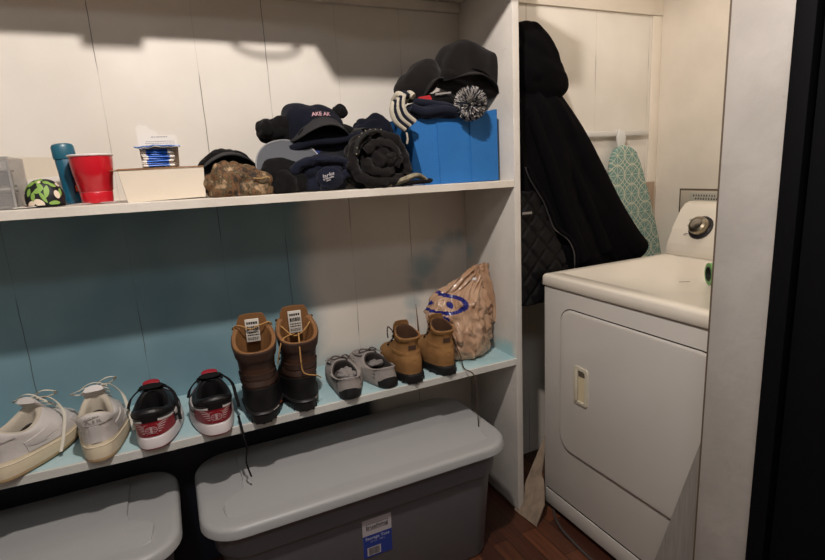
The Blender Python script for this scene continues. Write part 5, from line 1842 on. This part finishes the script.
tube('olive_trim', [(0.010, -0.062, 0.010), (0.055, -0.068, 0.018), (0.100, -0.066, 0.030), (0.128, -0.060, 0.022), (0.142, -0.055, 0.010)], lambda t_: .012 - .003 * t_, mat('olive_camo', (128, 120, 100), .9, var=.5, vs=60), cA, 10, flat=.8)
tube('peak', [(0.055, -0.060, 0.006), (0.10, -0.066, 0.010), (0.145, -0.058, 0.010), (0.158, -.05, .012)], lambda t_: .010, blk_c, cA, 10, flat=.7)
box('side_tag', (-0.0985, -0.060, 0.078), (-0.0900, -0.056, 0.084), mat('tag_white', (200, 198, 196), .7), cA)

# blue fabric bin
bb = thing('fabric_bin', 'bright blue fabric storage bin beside the divider, full of hats', 'bin', (-0.30, -0.275, topU(-.2) + .0006))
bluef = mat('blue_fabric', (32, 108, 178), .75, var=.05, vs=14, bump=.3, bs=350)
blued = mat('blue_fabric_inside', (12, 70, 140), .85)


def bring(z, f):
    """bin outline with a bowed left side; f=0 bottom..1 top"""
    P = []
    x0 = 0.0 - 0.046 * f
    x1 = 0.274 - .002 * f
    D = 0.240
    base = [(x0, 0.012), (0.05 * (1) - .005 * f, 0.0), (0.16, -.004 + .002 * f), (x1 - .004, 0.0), (x1, 0.004), (x1, D * .5), (x1, D), (0.14, D + .002), (x0, D), (x0 - .010 * f, D * .5)]
    out = []
    n_ = len(base)
    for i in range(n_):
        a, b = base[i], base[(i + 1) % n_]
        for k in range(5):
            t_ = k / 5
            out.append((a[0] + (b[0] - a[0]) * t_, a[1] + (b[1] - a[1]) * t_, z + (0.022 * max(0, (a[0] + (b[0] - a[0]) * t_ - .12) / .15) if f > .95 else 0) - .002 * (f > .95)))
    return out


levs = [(0.0, 0.0), (0.003, 0.01), (0.05, .22), (.10, .48), (.15, .74), (.20, .96), (.205, .98), (.207, 1.0)]
rg = [bring(z, f) for z, f in levs]


def inset(r, k, z=None):
    cx, cy = 0.12, 0.12
    return [(x + (k if x < cx else -k), y + (k if y < cy else -k), (zz if z is None else z)) for x, y, zz in r]


loft('bin_body', rg + [inset(rg[-1], .005), inset(rg[-2], .006, .19)] + [inset(rg[0], .008, .01)], bluef, bb, smooth=30)
for (xa, ya, xb, yb) in ((0.05, -.0022, 0.045, -.0022), (0.165, -.006, 0.163, -.004)):
    tube('seam', [(xa, ya, 0.003), (xb, yb, 0.204)], .0016, bluef, bb, 6, sub=2)
bz = topU(-.2)

# bundle of hats in the bin under the top ones
cG = thing('knit_hat', 'dark hat filling the blue bin under the striped beanie', 'hat', (-0.175, -0.165, bz + .10), 0)
lump('knit_body', (0.125, 0.090, 0.085), blk_c, cG, (0, 0, 0.085), seed=111, amp=.008, fs=12, pw=3)
# striped pompom beanie lying over the bin edge
cB = thing('pompom_beanie', 'navy beanie with cream stripes and a grey pompom on the blue bin', 'hat', (-0.26, -0.262, bz + .205), 0)
lump('knit_body', (0.098, 0.040, 0.030), navy_k, cB, (0.010, 0.008, 0.020), seed=121, amp=.010, fs=16, st=(.5, 1, 1.6), pw=2.3)
tube('fold', [(-0.08, -0.015, 0.030), (-0.04, -0.028, 0.014), (0.02, -0.032, 0.020), (0.075, -0.030, 0.012)], lambda t_: .013, navy_k, cB, 10)
tube('fold', [(-0.07, -0.010, 0.046), (-0.02, -0.020, 0.040), (0.03, -0.026, 0.030), (0.09, -0.024, 0.024)], lambda t_: .011, navy_k, cB, 10)
# striped cuff hanging down at the left
pth = cat_rom([(-0.150, 0.040), (-0.156, 0.014), (-0.146, -0.014), (-0.116, -0.036)], 6)
for j, mm in enumerate((cream_y, navy_k, cream_y, navy_k, cream_y)):
    off = j * 0.0108
    pts_ = []
    for i, (x, z) in enumerate(pth):
        t_ = i / (len(pth) - 1)
        nx, nz_ = 0.80, 0.55
        pts_.append((x + off * nx * (1 - .1 * t_), -0.040 - .004 * sin(pi * t_) - j * .001, z + off * nz_ * .9))
    tube('cuff_stripe', pts_, .0078, mm, cB, 10, sub=1)
for j, mm in enumerate((cream_y, navy_k, cream_y)):
    tube('rear_stripe', [(-0.125 + j * .018, 0.012, 0.048), (-0.120 + j * .018, -0.012, 0.066 + j * .001), (-0.112 + j * .018, -0.026, 0.058)], .010, mm, cB, 10)
tube('tie_cord', [(-0.112, -0.040, -0.045), (-0.109, -0.040, -0.062), (-0.111, -0.038, -0.078)], .003, cream_y, cB, 6)
tube('tie_cord', [(0.060, -0.030, 0.040), (0.078, -0.038, 0.048), (0.098, -0.036, 0.060)], .003, cream_y, cB, 6)
# pompom of many short yarn ends
rnd = random.Random(7)
V, F, MI = [], [], []
pc = Vector((0.106, -0.052, 0.034))
for i in range(1700):
    z = rnd.uniform(-1, 1)
    a = rnd.uniform(0, 2 * pi)
    s = sqrt(1 - z * z)
    d = Vector((s * cos(a), s * sin(a), z))
    L = rnd.uniform(.043, .054)
    d2 = (d + Vector((rnd.uniform(-.25, .25), rnd.uniform(-.25, .25), rnd.uniform(-.25, .25)))).normalized()
    sx = d.cross(Vector((.3, .5, .8))).normalized()
    sy = d.cross(sx)
    p0 = pc + d * .012
    p1 = p0.lerp(pc + d2 * L, 1)
    b = len(V)
    wd = .0015
    for q, ww in ((p0, wd), (p1, wd * .8)):
        for k in range(3):
            an = 2 * pi * k / 3
            V.append(q + sx * cos(an) * ww + sy * sin(an) * ww)
    for k in range(3):
        F.append((b + k, b + (k + 1) % 3, b + 3 + (k + 1) % 3, b + 3 + k))
    F.append((b + 3, b + 4, b + 5))
    MI += [0 if rnd.random() < .5 else 1] * 4
o = pyd('pompom', V, F, [mat('pom_light', (196, 190, 184), .95), mat('pom_dark', (40, 44, 56), .95)], cB, 0, fix=False)
o.data.polygons.foreach_set('material_index', MI)
# red tag and grey strip poking out
cT = thing('knit_glove', 'black glove with red patch poking out above the striped beanie', 'glove', (-0.245, -0.215, bz + .252), 0)
lump('hand_cover', (0.080, 0.038, 0.022), blk_c, cT, (0.03, 0.0, 0.010), seed=131, amp=.006, fs=20, sub=4)
prism('red_patch', [(-0.062, 0.004), (-0.020, 0.000), (-0.014, 0.010), (-0.022, 0.020), (-0.060, 0.014)], -0.046, -0.040, 1, mat('red_cloth', (176, 32, 40), .8), cT)
box('grey_buckle', (-0.070, -0.050, -0.012), (-0.020, -0.042, -0.001), mat('buckle_grey', (120, 116, 116), .5), cT, bev=.002)
prism('grey_strip', [(0.0, 0.020), (0.055, 0.026), (0.055, 0.031), (0.0, 0.026)], -0.044, -0.040, 1, mat('strip_grey', (150, 144, 140), .6), cT)
lump('lining_cloth', (0.03, 0.02, 0.02), mat('burgundy_cloth', (70, 20, 28), .9), cT, (0.165, -0.02, -0.012), seed=3, amp=.004, sub=4)
# big black hats on top of the bin
cC = thing('bucket_hat', 'black cap flopped over the left side of the blue bin heap', 'hat', (-0.262, -0.175, bz + .325), (0, radians(-36), radians(8)))
lump('crown', (0.086, 0.056, 0.046), blk_w, cC, (0.0, 0, 0.0), seed=141, amp=.006, fs=10, pw=2.5)
cap_brim('brim', 0.056, 0.034, 1.35, 0.030, blk_w, cC, z0=-0.010)
cD = thing('bucket_hat', 'large black felt hat on top of the heap, nearest the divider', 'hat', (-0.092, -0.180, bz + .298), (radians(0), radians(15), radians(6)))


def fnD(q):
    if q.z < 0:
        q.z *= .4
    k = 1 + .10 * (1 - max(0, q.z) / .10)
    q.x *= k
    return q


lump('crown', (0.104, 0.074, 0.108), blk_w, cD, (0.0, 0, 0.034), seed=151, amp=.006, fs=8, pw=4.2, fn=fnD)
cap_brim('brim', 0.100, 0.040, 1.50, 0.036, blk_w, cD, z0=0.046, y0=.010, tilt=.35, th=.004, base_r=(1.08, .80))
tube('band_seam', [(0.116 * sin(a) * .93, -0.088 * cos(a) * .93 + .006, 0.052 - .03 * sin(a) ** 2) for a in [-1.4 + 2.8 * k / 12 for k in range(13)]], .002, blk_c, cD, 6, sub=2)

# ================================================================= TOP SHELF (above the picture)
tb = thing('flat_carton', 'flat brown carton lying on the top shelf, overhanging its front edge', 'box', (-0.645, -0.492, 1.8845))
box('carton', (0, 0, 0), (0.63, 0.43, 0.10), cardb, tb, bev=.002)
box('tape_strip', (0, 0.18, 0.1), (0.63, 0.23, 0.1008), cardi, tb)
ts = thing('small_carton', 'small carton on the top shelf, overhanging left of the flat one', 'box', (-1.09, -0.405, 1.8845))
box('carton', (0, 0, 0), (0.10, 0.30, 0.08), cardb, ts, bev=.002)
box('tape_strip', (0.035, 0, 0.08), (0.065, 0.30, 0.0808), cardi, ts)
bk = thing('tote_bag', 'cloth bag lying on the top shelf with a strap looping over the edge', 'bag', (-0.78, -0.30, 1.885))
lump('bag_cloth', (0.11, 0.12, 0.06), mat('beige_cloth', (150, 138, 120), .9), bk, (0, 0.08, .055), seed=201, amp=.01, fs=12, flat=0.0)
tube('strap', [(-0.05, -0.02, 0.03), (-0.06, -0.08, .03), (-0.03, -0.115, 0.012), (0.03, -0.12, 0.004), (0.08, -0.115, 0.014), (0.10, -0.08, 0.03), (0.07, -0.02, 0.03)], .007, mat('beige_cloth', (150, 138, 120), .9), bk, 8, flat=.5)

# ================================================================= COAT
coat = thing('coat', 'long black hooded coat hanging beside the shelf divider', 'coat', (0.0, 0.0, 0.0))
coat_m = mat('coat_cloth', (10, 9, 11), .95, spec=.06, bump=.2, bs=250)
quilt_m = mat('coat_quilt', (13, 12, 14), .6, spec=.2)
# z, xl, xr, yf, yb
lev = [(1.60, .05, .250, -.20, -.05), (1.53, .04, .300, -.23, -.04), (1.49, .035, .325, -.245, -.035), (1.43, .03, .365, -.255, -.03), (1.34, .03, .425, -.262, -.03), (1.25, .03, .480, -.270, -.03), (1.15, .03, .545, -.278, -.03),
       (1.05, .03, .615, -.284, -.03), (.97, .03, .670, -.286, -.03), (.91, .03, .705, -.286, -.03), (.87, .035, .700, -.282, -.035), (.835, .04, .52, -.27, -.04), (.815, .05, .46, -.25, -.05)]
LV = cat_rom(lev, 6)
nA = 120
rings = []
for (z, xl, xr, yf, yb) in LV:
    r = []
    cx, cy = (xl + xr) / 2, (yf + yb) / 2
    for k in range(nA):
        a = 2 * pi * k / nA
        ca, sa = cos(a), sin(a)
        x = cx + (xr - xl) / 2 * (1 if ca > 0 else -1) * abs(ca) ** .75
        y = cy + (yb - yf) / 2 * (1 if sa > 0 else -1) * abs(sa) ** .75
        fx = (x - .05) / max(.05, (xr - .05))
        fold = 0.016 * sin(fx * 17 + 2.0 * nz((fx * 2, z * 2, 0), 1.5, 4)) + .012 * nz((fx * 5, z * 3, 1), 1.6, 8) + .01 * abs(nz((x, y, z * .7), 14, 5))
        fold *= min(1, (1.62 - z) / .2)
        y -= fold * (1 if sa < 0 else .0)
        r.append((x, max(min(y, -.012), -.322), z + .01 * nz((x, y, z), 8, 2)))
    rings.append(r)
loft('coat_body', rings, coat_m, coat, smooth=80)
# sleeve as a fuller roll down the right side
tube('sleeve', [(0.270, -.17, 1.50), (0.345, -.20, 1.38), (0.42, -.222, 1.24), (0.50, -.235, 1.10), (0.58, -.245, 0.985), (0.635, -.245, 0.925)], lambda t_: .052 + .012 * t_, coat_m, coat, 24, flat=1.0)
tube('fold', [(0.13, -.235, 1.48), (0.19, -.262, 1.30), (0.26, -.275, 1.10), (0.33, -.285, 0.93)], lambda t_: .020 + .012 * t_, coat_m, coat, 14)
tube('fold', [(0.22, -.232, 1.46), (0.29, -.258, 1.28), (0.37, -.27, 1.12), (0.45, -.275, 0.95)], lambda t_: .018 + .010 * t_, coat_m, coat, 14)
# hood
def fnH(q):
    f = (q.z + .15) / .30
    q.x = q.x * (1.05 - .45 * f ** 2) - .045 * f
    q.x += .030 * exp(-((q.z + .055) / .05) ** 2) * (1 if q.x > 0 else 0)
    return q


lump('hood', (0.120, 0.088, 0.150), coat_m, coat, (0.205, -0.165, 1.625), (0, 0, 0), seed=161, amp=.009, fs=9, pw=2.5, fn=fnH)
# quilted lining panel showing at the open front
nx_, nz_ = 48, 60
V, F = [], []
for j in range(nz_ + 1):
    z = 0.80 + 0.40 * j / nz_
    for i in range(nx_ + 1):
        xr = 0.10 + .18 * (1 - j / nz_) ** .7
        x = 0.03 + (xr - .03) * i / nx_
        u = (x + z * .9) / .075
        v = (x - z * .9) / .075
        q = min(abs((u % 1) - .5), 1) * 2
        q2 = min(abs((v % 1) - .5), 1) * 2
        puff = (1 - q ** 6) * (1 - q2 ** 6)
        V.append((x, -0.296 - .010 * puff - .006 * sin(z * 9), z))
for j in range(nz_):
    for i in range(nx_):
        a = j * (nx_ + 1) + i
        F.append((a, a + 1, a + nx_ + 2, a + nx_ + 1))
o = pyd('quilted_lining', V, F, quilt_m, coat, 70)
md = o.modifiers.new('solid', 'SOLIDIFY')
md.thickness = .004
zp = [(0.060, -.304, 1.28), (0.078, -.306, 1.238), (0.130, -.308, 1.163), (0.155, -.309, 1.11), (0.180, -.309, 1.062), (0.238, -.309, 1.02), (0.268, -.309, .97), (0.274, -.308, .92), (0.272, -.308, .86)]
tube('front_flap', [(x + .012, y + .003, z) for x, y, z in zp], .012, coat_m, coat, 10, flat=.7)
tube('zip', zp, .0022, mat('zip_metal', (92, 90, 94), .35, metal=.7), coat, 6)
box('pocket_tab', (0.036, -0.320, 1.124), (0.074, -0.314, 1.132), mat('tab_metal', (150, 148, 146), .35, metal=.6), coat, bev=.001)
hkc = thing('coat_hook', 'metal coat hook on the wall behind the black coat', 'hook', (0.16, -0.001, 1.70))
tube('hook_arm', [(0, 0, 0), (0, -.03, -.01), (0, -.06, .0), (0, -.07, .03)], .005, chrome, hkc, 8)
lathe('hook_base', [(.001, 0), (.015, 0), (.015, .005), (.001, .006)], chrome, hkc, 20).data.transform(Matrix.Rotation(pi / 2, 4, 'X'))
